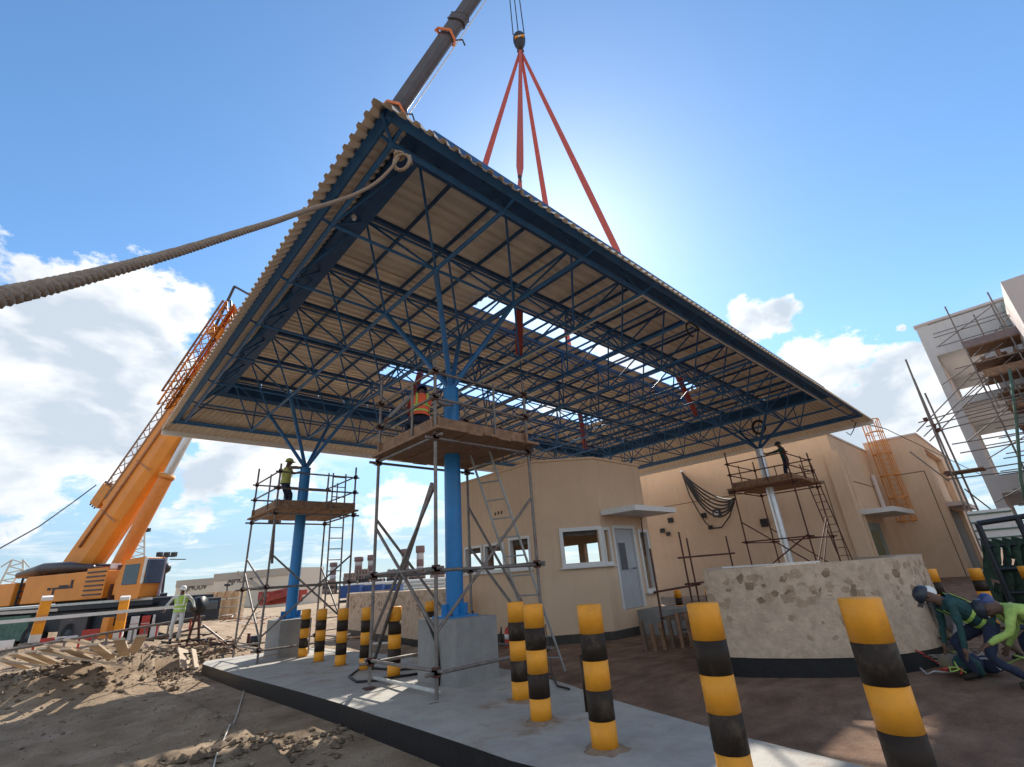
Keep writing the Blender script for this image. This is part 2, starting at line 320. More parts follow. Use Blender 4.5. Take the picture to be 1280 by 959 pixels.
MOUNDS = [(q.x, q.y, a_, b_, c_) for q, a_, b_, c_ in mm_]+[(m1.x+.6, m1.y, 2.2, 2.3, .55), (m2.x+.3, m2.y+.6, 1.8, 1.5, .38), (m3.x, m3.y-2, 1.6, 1.4, .25), (-1.5, 34, 5, 2, .5), (13, 33, 4, 3, .5), (-6, 24, 3, 3, .6), (18, 40, 6, 3, .9), (1.9, 16.8, .8, 1.6, .18), (2.2, 10, .9, 3, .08)]
def axis(lo, hi, near, ratio=1.045, d0=.085):
    out = [near]; d = d0; x = near
    while x < hi: x += d; d *= ratio; out.append(x)
    x = near; d = d0; lo_ = []
    while x > lo: x -= d; d *= ratio; lo_.append(x)
    return lo_[::-1]+out
xs = axis(-2600, 2600, 2.2, 1.035, .05); ys = axis(-2600, 3000, 5.5, 1.031, .055)
b = MB(); nx = len(xs)
b.v = [Vector((x, y, ground_bumps(x, y))) for y in ys for x in xs]
b.f = [(j*nx+i, j*nx+i+1, (j+1)*nx+i+1, (j+1)*nx+i) for j in range(len(ys)-1) for i in range(nx-1)]; b.mi = [0]*len(b.f)
def dirtmat():
    m = bpy.data.materials.new('dirt'); m.use_nodes = True; t = m.node_tree; n = t.nodes; l = t.links; bs = n['Principled BSDF']; bs.inputs['Roughness'].default_value = .95; bs.inputs['Specular IOR Level'].default_value = .15
    g = n.new('ShaderNodeNewGeometry'); sp = n.new('ShaderNodeSeparateXYZ'); l.new(g.outputs['Position'], sp.inputs[0])
    def ns(sc, de=8, ro=.65, vec=None):
        x = n.new('ShaderNodeTexNoise'); x.inputs['Scale'].default_value = sc; x.inputs['Detail'].default_value = de; x.inputs['Roughness'].default_value = ro; l.new(vec or g.outputs['Position'], x.inputs['Vector']); return x.outputs['Fac']
    def ramp(f, *st):
        r = n.new('ShaderNodeValToRGB'); e = r.color_ramp.elements
        e[0].position, e[0].color = st[0][0], (*st[0][1], 1); e[1].position, e[1].color = st[-1][0], (*st[-1][1], 1)
        for p, c in st[1:-1]: k = e.new(p); k.color = (*c, 1)
        l.new(f, r.inputs[0]); return r.outputs[0]
    A = ramp(ns(1.3), (.3, (.23, .165, .11)), (.5, (.36, .265, .18)), (.68, (.48, .37, .265)))
    B_ = ramp(ns(2.2), (.3, (.20, .12, .082)), (.55, (.28, .18, .125)), (.75, (.36, .25, .18)))
    st = n.new('ShaderNodeMapping'); st.inputs['Scale'].default_value = (.9, 2.0, 1); st.inputs['Rotation'].default_value = (0, 0, .5); l.new(g.outputs['Position'], st.inputs[0])
    tr = ramp(ns(1.4, 6, .6, st.outputs[0]), (.38, (.55, .55, .55)), (.6, (1.15, 1.12, 1.1)))
    # yard to the right of the island is trodden red earth
    q = n.new('ShaderNodeMapRange'); q.inputs[1].default_value = 4.3; q.inputs[2].default_value = 5.6; l.new(sp.outputs['X'], q.inputs[0])
    q2 = n.new('ShaderNodeMapRange'); q2.inputs[1].default_value = 14.; q2.inputs[2].default_value = 11.; l.new(sp.outputs['Y'], q2.inputs[0])
    mu = n.new('ShaderNodeMath'); mu.operation = 'MULTIPLY'; l.new(q.outputs[0], mu.inputs[0]); l.new(q2.outputs[0], mu.inputs[1])
    B2 = n.new('ShaderNodeMix'); B2.data_type = 'RGBA'; B2.blend_type = 'MULTIPLY'; B2.inputs['Factor'].default_value = .5; l.new(B_, B2.inputs['A']); l.new(tr, B2.inputs['B'])
    mi = n.new('ShaderNodeMix'); mi.data_type = 'RGBA'; l.new(mu.outputs[0], mi.inputs['Factor']); l.new(A, mi.inputs['A']); l.new(B2.outputs['Result'], mi.inputs['B'])
    fine = ramp(ns(38, 6, .7), (.3, (.7, .7, .7)), (.7, (1.2, 1.2, 1.2)))
    mf = n.new('ShaderNodeMix'); mf.data_type = 'RGBA'; mf.blend_type = 'MULTIPLY'; mf.inputs['Factor'].default_value = .8; l.new(mi.outputs['Result'], mf.inputs['A']); l.new(fine, mf.inputs['B'])
    l.new(mf.outputs['Result'], bs.inputs['Base Color'])
    bp = n.new('ShaderNodeBump'); bp.inputs['Strength'].default_value = .9; bp.inputs['Distance'].default_value = .05; l.new(ns(20, 9, .75), bp.inputs['Height']); l.new(bp.outputs[0], bs.inputs['Normal'])
    return m
M_DIRT = dirtmat()
tag(b.build('ground', M_DIRT, smooth=True), kind='structure')
# stones and clods
def clods(name, n, area, size, m, label):
    b = MB()
    for _ in range(n):
        x, y = area(); r = size*random.uniform(.4, 1.3)*(1 if random.random() < .93 else 2.0)
        c = Vector((x, y, ground_bumps(x, y)+r*.25)); vs = []
        for vx, vy, vz in ((1,0,0),(-1,0,0),(0,1,0),(0,-1,0),(0,0,1),(0,0,-1)):
            k = r*random.uniform(.6, 1.2); vs.append(c+Vector((vx*k+random.uniform(-.3,.3)*r, vy*k+random.uniform(-.3,.3)*r, vz*k*.6)))
        b.add(vs, [(0,2,4),(2,1,4),(1,3,4),(3,0,4),(2,0,5),(1,2,5),(3,1,5),(0,3,5)])
    tag(b.build(name, m), label, 'stones', kind='stuff')
clods('loose_stones', 5200, lambda: (lambda t: (random.uniform(-3.5, 3.0), t))(random.uniform(3.5, 26)**1), .018, mat('loose_stone', (.24, .19, .14), .9, var=.4, ns=6), 'small stones and clods scattered over the dirt beside the concrete island')
clods('soil_clods', 1100, lambda: (lambda m: (random.gauss(m[0], m[2]*.7), random.gauss(m[1], m[3]*.7)))(MOUNDS[random.randrange(5)]), .055, M_GRASS, 'rough soil clods on the dirt mounds by the trench')
# ---------------------------------------------------------------- concrete island
isl_e = [G(x, y, .2) for x, y in ((640,952),(580,931),(520,911),(470,895),(425,880),(380,867),(340,856),(298,845))]
isl = [(isl_e[0].x+.15,-3),(isl_e[0].x+.08, 2.6)]+[(p.x, p.y) for p in isl_e]+[(3.42,16.3),(3.6,16.9),(6.4,16.9),(6.35,8.5),(6.1,6.8),(5.7,5.3),(5.35,4.45),(5.05,3.5),(4.7,2.3),(4.51,1.41),(4.4,-3)]
b = MB().prism(isl, lambda p: gz(*p)-.35, lambda p: gz(*p)+.2, 0, 1)
tag(b.build('concrete_island', [M_SLAB, M_BIT]), kind='structure')
def sz(x, y): return gz(x, y)+.2
# ---------------------------------------------------------------- bollards
def bollard(x, y, z0, label, h=1.14, r=.115, tilt=0.):
    t = thing('bollard', label, 'bollard', (x, y, z0), 'yellow and black striped bollards')
    zz = [0, .2*h, .4*h, .6*h, .79*h, h]
    for k in range(5):
        mt = M_YEL if k % 2 == 0 else M_BLK
        rr = r if k % 2 == 0 else r+.0012
        key = (round(h, 3), round(r, 3), k)
        if key not in _bol:
            prof = [(rr, zz[k]), (rr, zz[k+1])]
            if k == 4: prof = [(rr, zz[4]), (rr, h-.006), (rr-.008, h), (.001, h+.004)]
            bb = MB().lathe((0, 0, 0), prof, 40); me = bpy.data.meshes.new('band'); me.from_pydata(bb.v, [], bb.f); me.materials.append(mt)
            me.polygons.foreach_set('use_smooth', [len(f) == 4 for f in bb.f]); _bol[key] = me
        o = bpy.data.objects.new('band', _bol[key]); COL.objects.link(o); o.parent = t
    return t
_bol = {}
B_ = [(1166,1040,'nearest bollard, far right in the foreground with a dusty dark band'),(925,990,'second nearest bollard, in front of the left half of the stone planter wall'),
      (757,937,'bollard standing before the guard house window, with a patch of dirt at its foot'),(677,902,'front one of the two overlapping bollards right of the grey pedestal'),
      (652,876,'rear one of the two overlapping bollards right of the grey pedestal'),(492,847,'bollard just left of the near pedestal, right of the scaffold leg'),
      (456,838,'bollard partly behind the near scaffold leg, black hose at its foot'),(425,833,'third bollard from the left in the row by the far pedestal'),
      (398,828,'second bollard from the left in the row by the far pedestal'),(378,822,'bollard touching the far pedestal, leftmost of the row')]
bpos = []; M_COLL = mat('dusty_mortar', (.26, .19, .13), .95, var=.3, ns=14, bump=.5, bs=50)
for px, py, lab in B_:
    g = G(px, py, .2); bpos.append(g); tb0 = bollard(g.x, g.y, sz(g.x, g.y)-.01, lab)
    b = MB(); z0 = sz(g.x, g.y); n = 28; rs_ = [[g.x, g.y]]
    ring_ = lambda r0, amp, z: [Vector((g.x+(r0+amp*noise.noise(Vector((math.cos(q*2*PI/n)*2, math.sin(q*2*PI/n)*2, px))))*math.cos(q*2*PI/n), g.y+(r0+amp*noise.noise(Vector((math.cos(q*2*PI/n)*2, math.sin(q*2*PI/n)*2, px))))*math.sin(q*2*PI/n), z)) for q in range(n)]
    r1, r2_, r3_ = ring_(.116, .0, z0+.022), ring_(.145, .04, z0+.012), ring_(.19, .11, z0+.0015)
    for ra_, rb_ in ((r1, r2_), (r2_, r3_)):
        for q in range(n): b.quad(ra_[q], rb_[q], rb_[(q+1) % n], ra_[(q+1) % n])
    b.build('mortar_collar', M_COLL, tb0, True)
for px, py, D, lab in ((537,752,13.5,'bollard half hidden behind the near grey pedestal'),(884,735,19,'small far bollard left of the planter wall end'),(846,738,18,'small far bollard behind the scaffold rails by the guard house door'),
                       (1161,712,13,'small bollard top behind the planter wall corner'),(1217,711,15,'small bollard beside the dark doorway of the tan block'),(1280,708,15,'small bollard at the right edge of the picture by the green tank')):
    p = AT(px, py, D); z1 = p.z; bollard(p.x, p.y, z1-1.14, lab)
# ---------------------------------------------------------------- columns, pedestals
UC, VC = (5.23, 21.5), (7.3, 15.3)
ZL, ZU = 7.16, 8.505
U0, V0, MU, MV, NU, NV = 2.174, 4.30, 2.037, 2.0, 11, 7
def LN(i, j): return Vector((U0+i*MU, V0+j*MV, ZL))
def UN(i, j): return Vector((U0+(i+.5)*MU, V0+(j+.5)*MV, ZU))
def pedestal(x, y, sx, sy, lab):
    z = sz(x, y)-.02; b = MB(); b.box((x-sx, y-sy, z), (x+sx, y+sy, z+.93)); o = b.build('concrete_pedestal', M_CONC, bevel=.012, loc=(x, y, z)); tag(o, lab, 'pedestal', 'concrete column pedestals')
pedestal(5.18, 7.18, .42, .55, 'large grey concrete pedestal under the near blue column')
pedestal(5.18, 15.2, .42, .55, 'far grey concrete pedestal under the left blue column')
def column(x, y, z0, z1, r, m, lab, iu, jv, ped=True, ms=M_BLUE):
    t = thing('steel_column', lab, 'column', (x, y, z0), 'round steel columns of the canopy')
    rod('shaft', (x, y, z0), (x, y, z1), r, m, t, 32)
    MB().box((x-.28, y-.28, z0+.002), (x+.28, y+.28, z0+.03)).build('base_plate', m, t)
    for a in range(4):
        an = a*PI/2; e = Vector((math.cos(an), math.sin(an), 0))
        cube('gusset', Vector((x, y, z0+.12))+e*(r+.06), e*.12, Vector((-e.y, e.x, 0))*.012, (0, 0, .18), m, t)
        rod('bolt', (x+.22*(1 if a < 2 else -1), y+.22*(1 if a % 2 else -1), z0), (x+.22*(1 if a < 2 else -1), y+.22*(1 if a % 2 else -1), z0+.08), .016, M_STEEL, t)
    MB().lathe((x, y, z1), [(r+.01, -.01), (r+.01, .015), (.001, .02)], 24).build('cap_plate', m, t)
    for a, c in ((0, 0), (1, 0), (0, 1), (1, 1)):
        q = LN(iu+a, jv+c); p = Vector((x, y, z1)); d = (q-p).normalized()
        rod('strut', p+d*.02, q, .055, ms, t, 12)
    return t
column(5.23, 7.3, 1.02, 5.22, .155, M_BLUEC, 'near blue column rising through the near work platform', 1, 1)
column(5.23, 15.3, .90, 5.22, .155, M_BLUEC, 'left blue column rising through the far work platform', 1, 5)
column(21.5, 7.3, .0, 5.95, .15, M_GALV, 'silver unpainted column behind the stone planter', 9, 1, ms=M_BLUED)
column(21.5, 15.3, .0, 5.22, .15, M_BLUEC, 'blue column hidden behind the guard house', 9, 5)
# ---------------------------------------------------------------- canopy
t = thing('canopy_roof', 'large flat canopy on a blue space frame with corrugated sheets, hanging from the crane slings', 'canopy', (13.4, 11.3, ZL))
RCH, RDG = .042, .025
for j in range(NV+1):
    for i in range(NU): rod('bottom_chord', LN(i, j), LN(i+1, j), RCH if j in (0,) else .028, M_BLUE, t)
for i in range(NU+1):
    for j in range(NV): rod('bottom_chord', LN(i, j), LN(i, j+1), RCH, M_BLUE, t)
for j in range(NV):
    for i in range(NU-1): rod('top_chord', UN(i, j), UN(i+1, j), .026, M_BLUE, t)
for i in range(NU):
    for j in range(NV-1): rod('top_chord', UN(i, j), UN(i, j+1), .034, M_BLUE, t)
dg = [(math.hypot(i, j), i, j, a, c) for i in range(NU) for j in range(NV) for a in (0, 1) for c in (0, 1)]
dg.sort(); far = MB()
for k, (_, i, j, a, c) in enumerate(dg):
    if k < 296: rod('diagonal', UN(i, j), LN(i+a, j+c), RDG, M_BLUE, t)
    else: far.tube([UN(i, j), LN(i+a, j+c)], RDG, 8)
tag(far.build('far_diagonals', M_BLUE, t), kind='stuff')
for i in range(NU+1):
    for j in range(NV+1): ball('node', LN(i, j), .06, M_BLUE, t)
for i in range(NU):
    for j in range(NV): ball('node', UN(i, j), .06, M_BLUE, t)
UA, UB, VA, VB = 1.84, 25.30, 3.97, 18.68      # fascia bottom rail
ZR = 8.98; ZG = 8.22                                       # roof sheet
UI0, UI1, VI0, VI1 = UN(0, 0).x-.05, UN(NU-1, 0).x+.6, UN(0, 0).y-.05, UN(0, NV-1).y+.55
# posts, cross beams and purlins
for j in range(NV):
    y = UN(0, j).y; beam('roof_beam', (UI0, y, ZU+.16), (UI1, y, ZU+.14), .09, .10, M_BLUED, t)
    for i in range(NU): rod('post', UN(i, j), UN(i, j)+Vector((0, 0, .12)), .03, M_BLUE, t)
k = 0; x = UI0+.05
while x <= UI1+.05:
    beam('purlin', (x, VI0, ZR-.09), (x, VI1, ZR-.06), .05, .08, M_BLUED, t); x += MU/2; k += 1
# corrugated roof sheets, ribs run along x
def corr_profile(w, pitch=.25, h=.07):
    pts = []; n = int(round(w/pitch))
    for k in range(n):
        s_ = k*pitch
        pts += [(s_, 0), (s_+pitch*.42, 0), (s_+pitch*.55, h), (s_+pitch*.87, h)]
    pts.append((w, 0)); return pts
STR1, STR2 = (8.5, 9.2), (13.9, 14.98)
def roof_strip(y0, w, x0, x1):
    b = MB(); pr = corr_profile(w)
    for (a, ha), (c, hc) in zip(pr, pr[1:]): b.quad((x0, y0+a, ZR+ha), (x1, y0+a, ZR+ha), (x1, y0+c, ZR+hc), (x0, y0+c, ZR+hc))
    b.build('roof_sheet', M_SHEET, t)
XS0, XS1 = 7.45, 20.0
segs = []; y = VI0-.12
ends = [STR1[0], STR1[1], STR2[0], STR2[1], VI1+.12]
for e, gap in zip(ends, (0, 1, 0, 1, 0)):
    if gap:
        n = 1; roof_strip(y, e-y, UI0-.15, XS0); roof_strip(y, e-y, XS1, UI1+.2)
    else:
        n = max(1, round((e-y)/1.0)); w = (e-y)/n
        for q in range(n): roof_strip(y+q*w, w, UI0-.15, UI1+.2)
    y = e
for s0, s1 in (STR1, STR2):
    for yy in (s0, s1): beam('skylight_trim', (XS0, yy, ZR-.02), (XS1, yy, ZR-.02), .03, .05, M_BLUE, t)
# gutters all round, with closure boards between purlins
GI = .40
ring = [(UI0, VI0), (UI1, VI0), (UI1, VI1), (UI0, VI1)]
gutn = [0]
def gut(p, q, out, GI=GI):
    p, q, out = Vector((*p, 0)), Vector((*q, 0)), Vector((*out, 0)); d = (q-p).normalized()
    p2, q2 = p - d*(GI-.03), q + d*(GI-.03); b = MB()
    b.obox((p2+q2)/2+out*GI/2+Vector((0, 0, ZG+.006*gutn[0])), q2-p2, out*GI, (0, 0, .025)); gutn[0] += 1
    b.obox((p+q)/2+Vector((0, 0, ZG+.24)), q-p, out*.03, (0, 0, .44)); b.obox((p2+q2)/2+out*GI+Vector((0, 0, ZG+.20)), q-p, out*.03, (0, 0, .36))
    b.build('gutter', M_BLUED, t)
    b = MB(); b.obox((p2+q2)/2+out*(-.12)+Vector((0, 0, ZR+.10)), q-p, out*.3, (0, 0, .02)); b.build('flashing', M_SHEETF, t)
    L = (q-p).length; n = int(L/(MU/2)) if abs(d.x) > .5 else int(L/2)
    for k in range(n):
        a = p + d*(L/n*(k+.01)); c = p + d*(L/n*(k+.99))
        cube('closure_board', (a+c)/2 - out*.03+Vector((0, 0, ZR-.11)), c-a, out*.02, (0, 0, .40), M_CLOS, t)
gut(ring[0], ring[1], (0, -1), .50); gut(ring[3], ring[0], (-1, 0))
gut(ring[1], ring[2], (1, 0)); gut(ring[2], ring[3], (0, 1))
# sloping corrugated fascia, ribs run up the slope
FB, FT = -.24, ZG+.24       # outward overhang and drop below the rail, top height
top = [(UI0-.28, VI0-.34), (UI1+.42, VI0-.34), (UI1+.42, VI1+.42), (UI0-.28, VI1+.42)]
bot = [(1.64, 3.67), (25.62, 3.67), (25.62, 18.92), (1.64, 18.92)]
for e in range(4):
    T0, T1 = Vector((*top[e], FT)), Vector((*top[(e+1) % 4], FT)); B0, B1 = Vector((*bot[e], ZL+FB)), Vector((*bot[(e+1) % 4], ZL+FB))
    nrm = (B1-B0).cross(T0-B0).normalized(); L = (B1-B0).length; n = round(L/1.0)
    for k in range(n):
        b = MB(); prof = []
        for (a, h) in corr_profile(1., .2, .04):
            f = (k+a)/n; prof.append((B0.lerp(B1, f)+nrm*h*1.0, T0.lerp(T1, f)+nrm*h))
        for (p0, p1), (q0, q1) in zip(prof, prof[1:]): b.quad(p0, q0, q1, p1)
        b.build('fascia_sheet', M_SHEETF, t)
    inn = -nrm if (-nrm).dot(Vector((13.4, 11.3, 0))-Vector(((B0+B1)/2).xyz)) > 0 else nrm
    for f, w in ((.22, .11), (.58, .05), (.97, .09)):
        p, q = B0.lerp(T0, f)+inn*.05, B1.lerp(T1, f)+inn*.05
        if e in (0, 3) and f > .9: p, q = p.lerp(q, .02)-Vector((0, 0, .10)), q.lerp(p, .02)-Vector((0, 0, .10))
        if f < .3: beam('fascia_rail', p, q, .10, .13, M_BLUE, t, up=nrm)
        elif f < .7: rod('fascia_girt', p, q, .022, M_BLUED, t)
        else: beam('fascia_top_rail', p, q, .10, .12, M_BLUED, t)
    if e in (1, 2):
        p, q = B0+inn*.03, B1+inn*.03; beam('sunlit_edge_trim', p-Vector((0, 0, .035)), q-Vector((0, 0, .06)), .06, .16, M_SUNTRIM, t)  # sunlit brightness of the far bottom edges put into a pale trim strip
# ties from frame to fascia rail
for i in range(NU+1):
    for j, vy, gy in ((0, VA+.02, VI0-.45), (NV, VB, VI1+.35)): p = LN(i, j); rod('tie', p, (p.x, vy, ZL+.06), .026, M_BLUE, t); 0 < i < NU and rod('tie', p, (p.x, gy, ZG-.02), .022, M_BLUE, t)
for j in range(NV+1):
    for i, ux, gx in ((0, UA+.1, UI0-.35), (NU, UB, UI1+.35)): p = LN(i, j); rod('tie', p, (ux, p.y, ZL+.06), .026, M_BLUE, t); 0 < j < NV and rod('tie', p, (gx, p.y, ZG), .022, M_BLUE, t)
for c in ((UA, VA, 0, 0), (UB, VA, NU, 0), (UA, VB, 0, NV), (UB, VB, NU, NV)): rod('tie', LN(c[2], c[3]), (c[0], c[1], ZL), .026, M_BLUE, t)
# conduit under the frame and small fittings
c0 = [(9.2, 4.32), (25., 4.32)]
cz = ZL-.07
a_, b2_ = Vector((LN(3, 0).x-.02, V0+.0, cz)), Vector((UB-1.2, V0, cz)); c_ = Vector((LN(3, 0).x-.02, V0+11.4, cz))
rod('conduit', a_, b2_, .030, M_COND, t); rod('conduit', a_, c_, .022, M_COND, t)
MB().tube([LN(4, 0)+Vector((.25*math.cos(k*.7), .02*k-.1, -.25+.16*math.sin(k*.7))) for k in range(9)], .025, 6).build('cable_loop', M_CABLE, t, True)
MB().tube([LN(10, 2)+Vector((0, -.9+.27*math.cos(k*PI/6), .0+.3*math.sin(k*PI/6))) for k in range(13)], .06, 8).build('cable_coil', M_CABLE, t, True)
lm = mat('lamp_lens', (.8, .8, .8), .3)
MB().lathe(LN(0, 1)+Vector((.4, .1, .45)), [(.03, -.05), (.05, 0), (.03, .05)], 8).build('lamp', lm, t)
MB().tube([Vector((UB+.2, VA+.3, ZL-.15)), Vector((UB+.15, VA+.5, ZL-.5)), Vector((UB-.2, VA+.6, ZL-.75)), Vector((UB-.3, VA+.7, ZL-.6))], .018, 6).build('loose_wire', M_CABLE, t, True)
# ---------------------------------------------------------------- crane hook, slings, ropes
HK = Vector((13.38, 11.3, 30.2))
hk = thing('hook_block', 'black crane hook block with striped cheek hanging high above the canopy', 'crane hook', HK)
MB().lathe(HK, [(.08, -.88), (.2, -.7), (.31, -.4), (.36, -.05), (.34, .25), (.23, .42), (.1, .5)], 20).build('block', M_STEEL, hk, True)
for s_ in (-.26, 0, .26): MB().obox(HK+toUV(Vector((s_*.62, -.30, -.22+s_*.1))), toUV(Vector((.22, -.0, .08))), toUV(Vector((0, .12, 0))), (0, 0, .09)).build('stripe', M_WPL if s_ == 0 else M_YEL, hk)
MB().tube([HK+toUV(Vector((.0+.14*math.cos(a), 0, -1.0+.16*math.sin(a)))) for a in [PI*.6+k*.5 for k in range(10)]], .07, 8).build('hook', M_STEEL, hk, True)
TIP = Vector((13.38, 11.3, 39.5))
for dx, dy, wl in ((-.32, 0, 'left'), (0, .1, 'middle'), (.32, 0, 'right')):
    tag(MB().tube([HK+toUV(Vector((dx, dy, .5))), TIP+toUV(Vector((dx*.8, dy, -.5)))], .035, 6).build('hoist_rope', M_STEEL, loc=HK), wl+' one of the three thin steel hoist ropes above the hook block', 'rope', 'hoist ropes above the hook')
SLAB = {(3, 2): 'sling hanging straight down into the near end of the bright roof strip', (8, 2): 'rightmost sling, ending at the far end of the bright roof strip',
        (3, 5): 'leftmost sling, going down behind the top roof edge', (8, 5): 'sling seen bright red through the roof strip and again below the canopy'}
for (i, j), lab in SLAB.items():
    p0 = HK+Vector((0, 0, -.95)); p1 = LN(i, j)+Vector((0, 0, .1))
    sg = thing('lifting_sling', 'red webbing '+lab, 'sling', p0, 'four lifting slings')
    d = (p1-p0); w = .26; view = (p0+d*.5-Vector((0, 0, HC))).normalized(); sdv = d.normalized().cross(view).normalized(); th = sdv.cross(d.normalized())
    cuts = [0, .45, .62, .66, .70, .8, 1.] if (i, j) != (3, 2) else [0, .5, .56, .6, .64, .75, 1.]
    ws = [.16, .30, .30, .12, .22, .34, .22]
    b = MB(); rings = []
    for c, w in zip(cuts, ws):
        tw = c*2.2; e1 = sdv*math.cos(tw*.35)+th*math.sin(tw*.35); e2 = d.normalized().cross(e1); p = p0+d*c
        rings.append([p+e1*w/2+e2*.03, p-e1*w/2+e2*.03, p-e1*w/2-e2*.03, p+e1*w/2-e2*.03])
    for r0, r1 in zip(rings, rings[1:]):
        b.add(r0+r1, [(0,1,5,4),(1,2,6,5),(2,3,7,6),(3,0,4,7)])
    b.build('webbing', M_SLING, sg); c = cuts[3]
    MB().lathe(p0+d*c, [(.02, -.22), (.08, -.15), (.06, 0), (.08, .15), (.02, .22)], 8).build('shackle', M_STEEL, sg, True)
# ---------------------------------------------------------------- tag rope from the roof corner
rp = [(499,197,6.2),(488,212,5.9),(470,229,5.5),(445,243,5.0),(415,254,4.4),(385,263,3.8),(345,277,3.2),(300,291,2.75),(250,307,2.35),(200,322,2.0),(150,336,1.72),(100,349,1.5),(50,361,1.3),(0,372,1.15),(-60,384,1.0),(-130,394,.9)]
pts0 = [Vector((0, 0, HC))+ray(a, c)*(D*1.05) for a, c, D in rp]
pts = []
for k in range(len(pts0)-1):
    for q in range(14):
        f = q/14; p_1, p0, p1, p2 = pts0[max(k-1, 0)], pts0[k], pts0[k+1], pts0[min(k+2, len(pts0)-1)]
        pts.append(.5*((2*p0)+(p1-p_1)*f+(2*p_1-5*p0+4*p1-p2)*f*f+(3*p0-p_1-3*p1+p2)*f**3))
rr = thing('tag_rope', 'thick twisted tan rope stretched from the roof corner out over the left of the picture', 'rope', pts0[0])
L = 0; ls = [0]
for a, c in zip(pts, pts[1:]): L += (c-a).length; ls.append(L)
for s_ in range(3):
    q = []; ref = Vector((0, 0, 1)); fine = []
    for k, p in enumerate(pts):
        tn = (pts[min(k+1, len(pts)-1)]-pts[max(k-1, 0)]).normalized(); a = (ref-tn*ref.dot(tn)).normalized(); b_ = tn.cross(a)
        fine.append((p, a, b_, ls[k]))
    # resample densely so the lay of the strands shows
    out = []; step = .012; k = 0; s0 = 0
    while s0 < L:
        while k < len(ls)-2 and ls[k+1] < s0: k += 1
        f = (s0-ls[k])/(ls[k+1]-ls[k]); P = fine[k][0].lerp(fine[k+1][0], f); an = s0*2*PI/.11+s_*2*PI/3
        out.append(P+(fine[k][1]*math.cos(an)+fine[k][2]*math.sin(an))*.0088); s0 += step
    MB().tube(out, .0105, 6).build('strand', M_ROPE, rr, True)
kn = pts0[0]
MB().tube([kn+toUV(Vector((.10*math.cos(a)+.05, -.02*k/3, -.13+.15*math.sin(a)))) for k, a in enumerate([x_*.55 for x_ in range(13)])], .022, 8).build('knot', M_ROPE, rr, True)
MB().tube([kn+toUV(Vector((.05*math.cos(a), .05*math.sin(a), .02*k/4))) for k, a in enumerate([x_*.8 for x_ in range(14)])], .02, 8).build('knot_turns', M_ROPE, rr, True)
# ---------------------------------------------------------------- scaffold towers
def ladder(p, q, w, n, lab, side, m=M_GALV, grp=None):
    p, q = Vector(p), Vector(q); t = thing('ladder', lab, 'ladder', p, grp); sd_ = Vector(side).normalized()*w/2
    for s_ in (-1, 1): rod('rail', p+sd_*s_, q+sd_*s_, .024, m, t)
    for k in range(n): c = p.lerp(q, (k+.6)/n); rod('rung', c-sd_, c+sd_, .015, m, t, 6)
    return t
def tower(u0, u1, v0, v1, zb, zd, lab, braces, levels, ext=.9, m=M_SCAF, nb=7, feet=True, miss=()):
    t = thing('scaffold_tower', lab, 'scaffold', ((u0+u1)/2, (v0+v1)/2, zb), 'scaffold towers with work platforms')
    cs = [(u0, v0), (u1, v0), (u1, v1), (u0, v1)]
    for k, (x, y) in enumerate(cs):
        rod('standard', (x, y, zb+.05), (x, y, zd+1.25+(.1*k)), .028, m, t, 10)
        if feet: MB().box((x-.08, y-.08, zb), (x+.08, y+.08, zb+.012)).build('foot_plate', M_RUST, t)
    for z in levels:
        for k in range(4):
            if (k, z) in miss: continue
            a, c = Vector((*cs[k], z)), Vector((*cs[(k+1) % 4], z)); d = (c-a).normalized()*.18
            o = Vector((0, 0, .03*(k % 2)))
            rod('ledger', a-d+o, c+d+o, .025, m, t); 
            for pnt in (a, c): MB().obox(pnt+o, (.09, 0, 0), (0, .09, 0), (0, 0, .09)).build('coupler', M_RUST, t)
    for (k, z0, k2, z1) in braces: rod('brace', (*cs[k], z0), (*cs[k2], z1), .025, m, t)
    # deck planks along y, plus toe boards
    n = nb; w = (u1-u0+.2)/n
    for k in range(n):
        x = u0-.1+w*(k+.5); dz = .012*(k % 2)
        cube('plank', (x, (v0+v1)/2+random.uniform(-.06, .06), zd+dz), (w*.94, 0, 0), (0, v1-v0+.35+random.uniform(-.1, .2), 0), (0, 0, .045), M_BOARD, t)
    for x in (u0+.04, u1-.04): cube('toe_board', (x, (v0+v1)/2, zd+.14), (.04, 0, 0), (0, v1-v0+.1, 0), (0, 0, .2), M_BOARD, t)
    for y in (v0+.04, v1-.04): cube('toe_board', ((u0+u1)/2, y, zd+.14), (u1-u0+.1, 0, 0), (0, .04, 0), (0, 0, .2), M_BOARD, t)
    for k in range(4):
        a, c = Vector((*cs[k], 0)), Vector((*cs[(k+1) % 4], 0)); mid = (a+c)/2+(c-a)*.12
        for z in (zd+.55, zd+1.02): 
            o = Vector((0, 0, .03*(k % 2)+z)); d = (c-a).normalized()*.12; rod('guard_rail', a-d+o, c+d+o, .024, m, t)
            for pnt in (a, c): MB().obox(pnt+o, (.085, 0, 0), (0, .085, 0), (0, 0, .085)).build('coupler', M_RUST, t)
        rod('rail_post', mid+Vector((0, 0, zd+.05)), mid+Vector((0, 0, zd+1.1)), .022, m, t)
    return t
zN = sz(4.05, 7)
tower(4.05, 6.12, 6.1, 8.0, zN+.0, 3.86, 'near scaffold tower with a dark plank deck round the near blue column',
      [(0, .95, 1, 2.9), (3, 2.55, 0, .95), (0, 3.0, 3, .8), (1, .6, 2, 3.0), (2, 2.2, 1, .5), (2, .4, 3, 2.7)], (zN+.35, 1.75, 3.72), .9)
ladder((6.7, 6.5, 0.05), (5.55, 6.95, 4.1), .42, 12, 'aluminium ladder leaning on the near scaffold in front of the tan guard house', (.4, -.9, 0), mat('dull_aluminium', (.33, .33, .32), .5, .3))
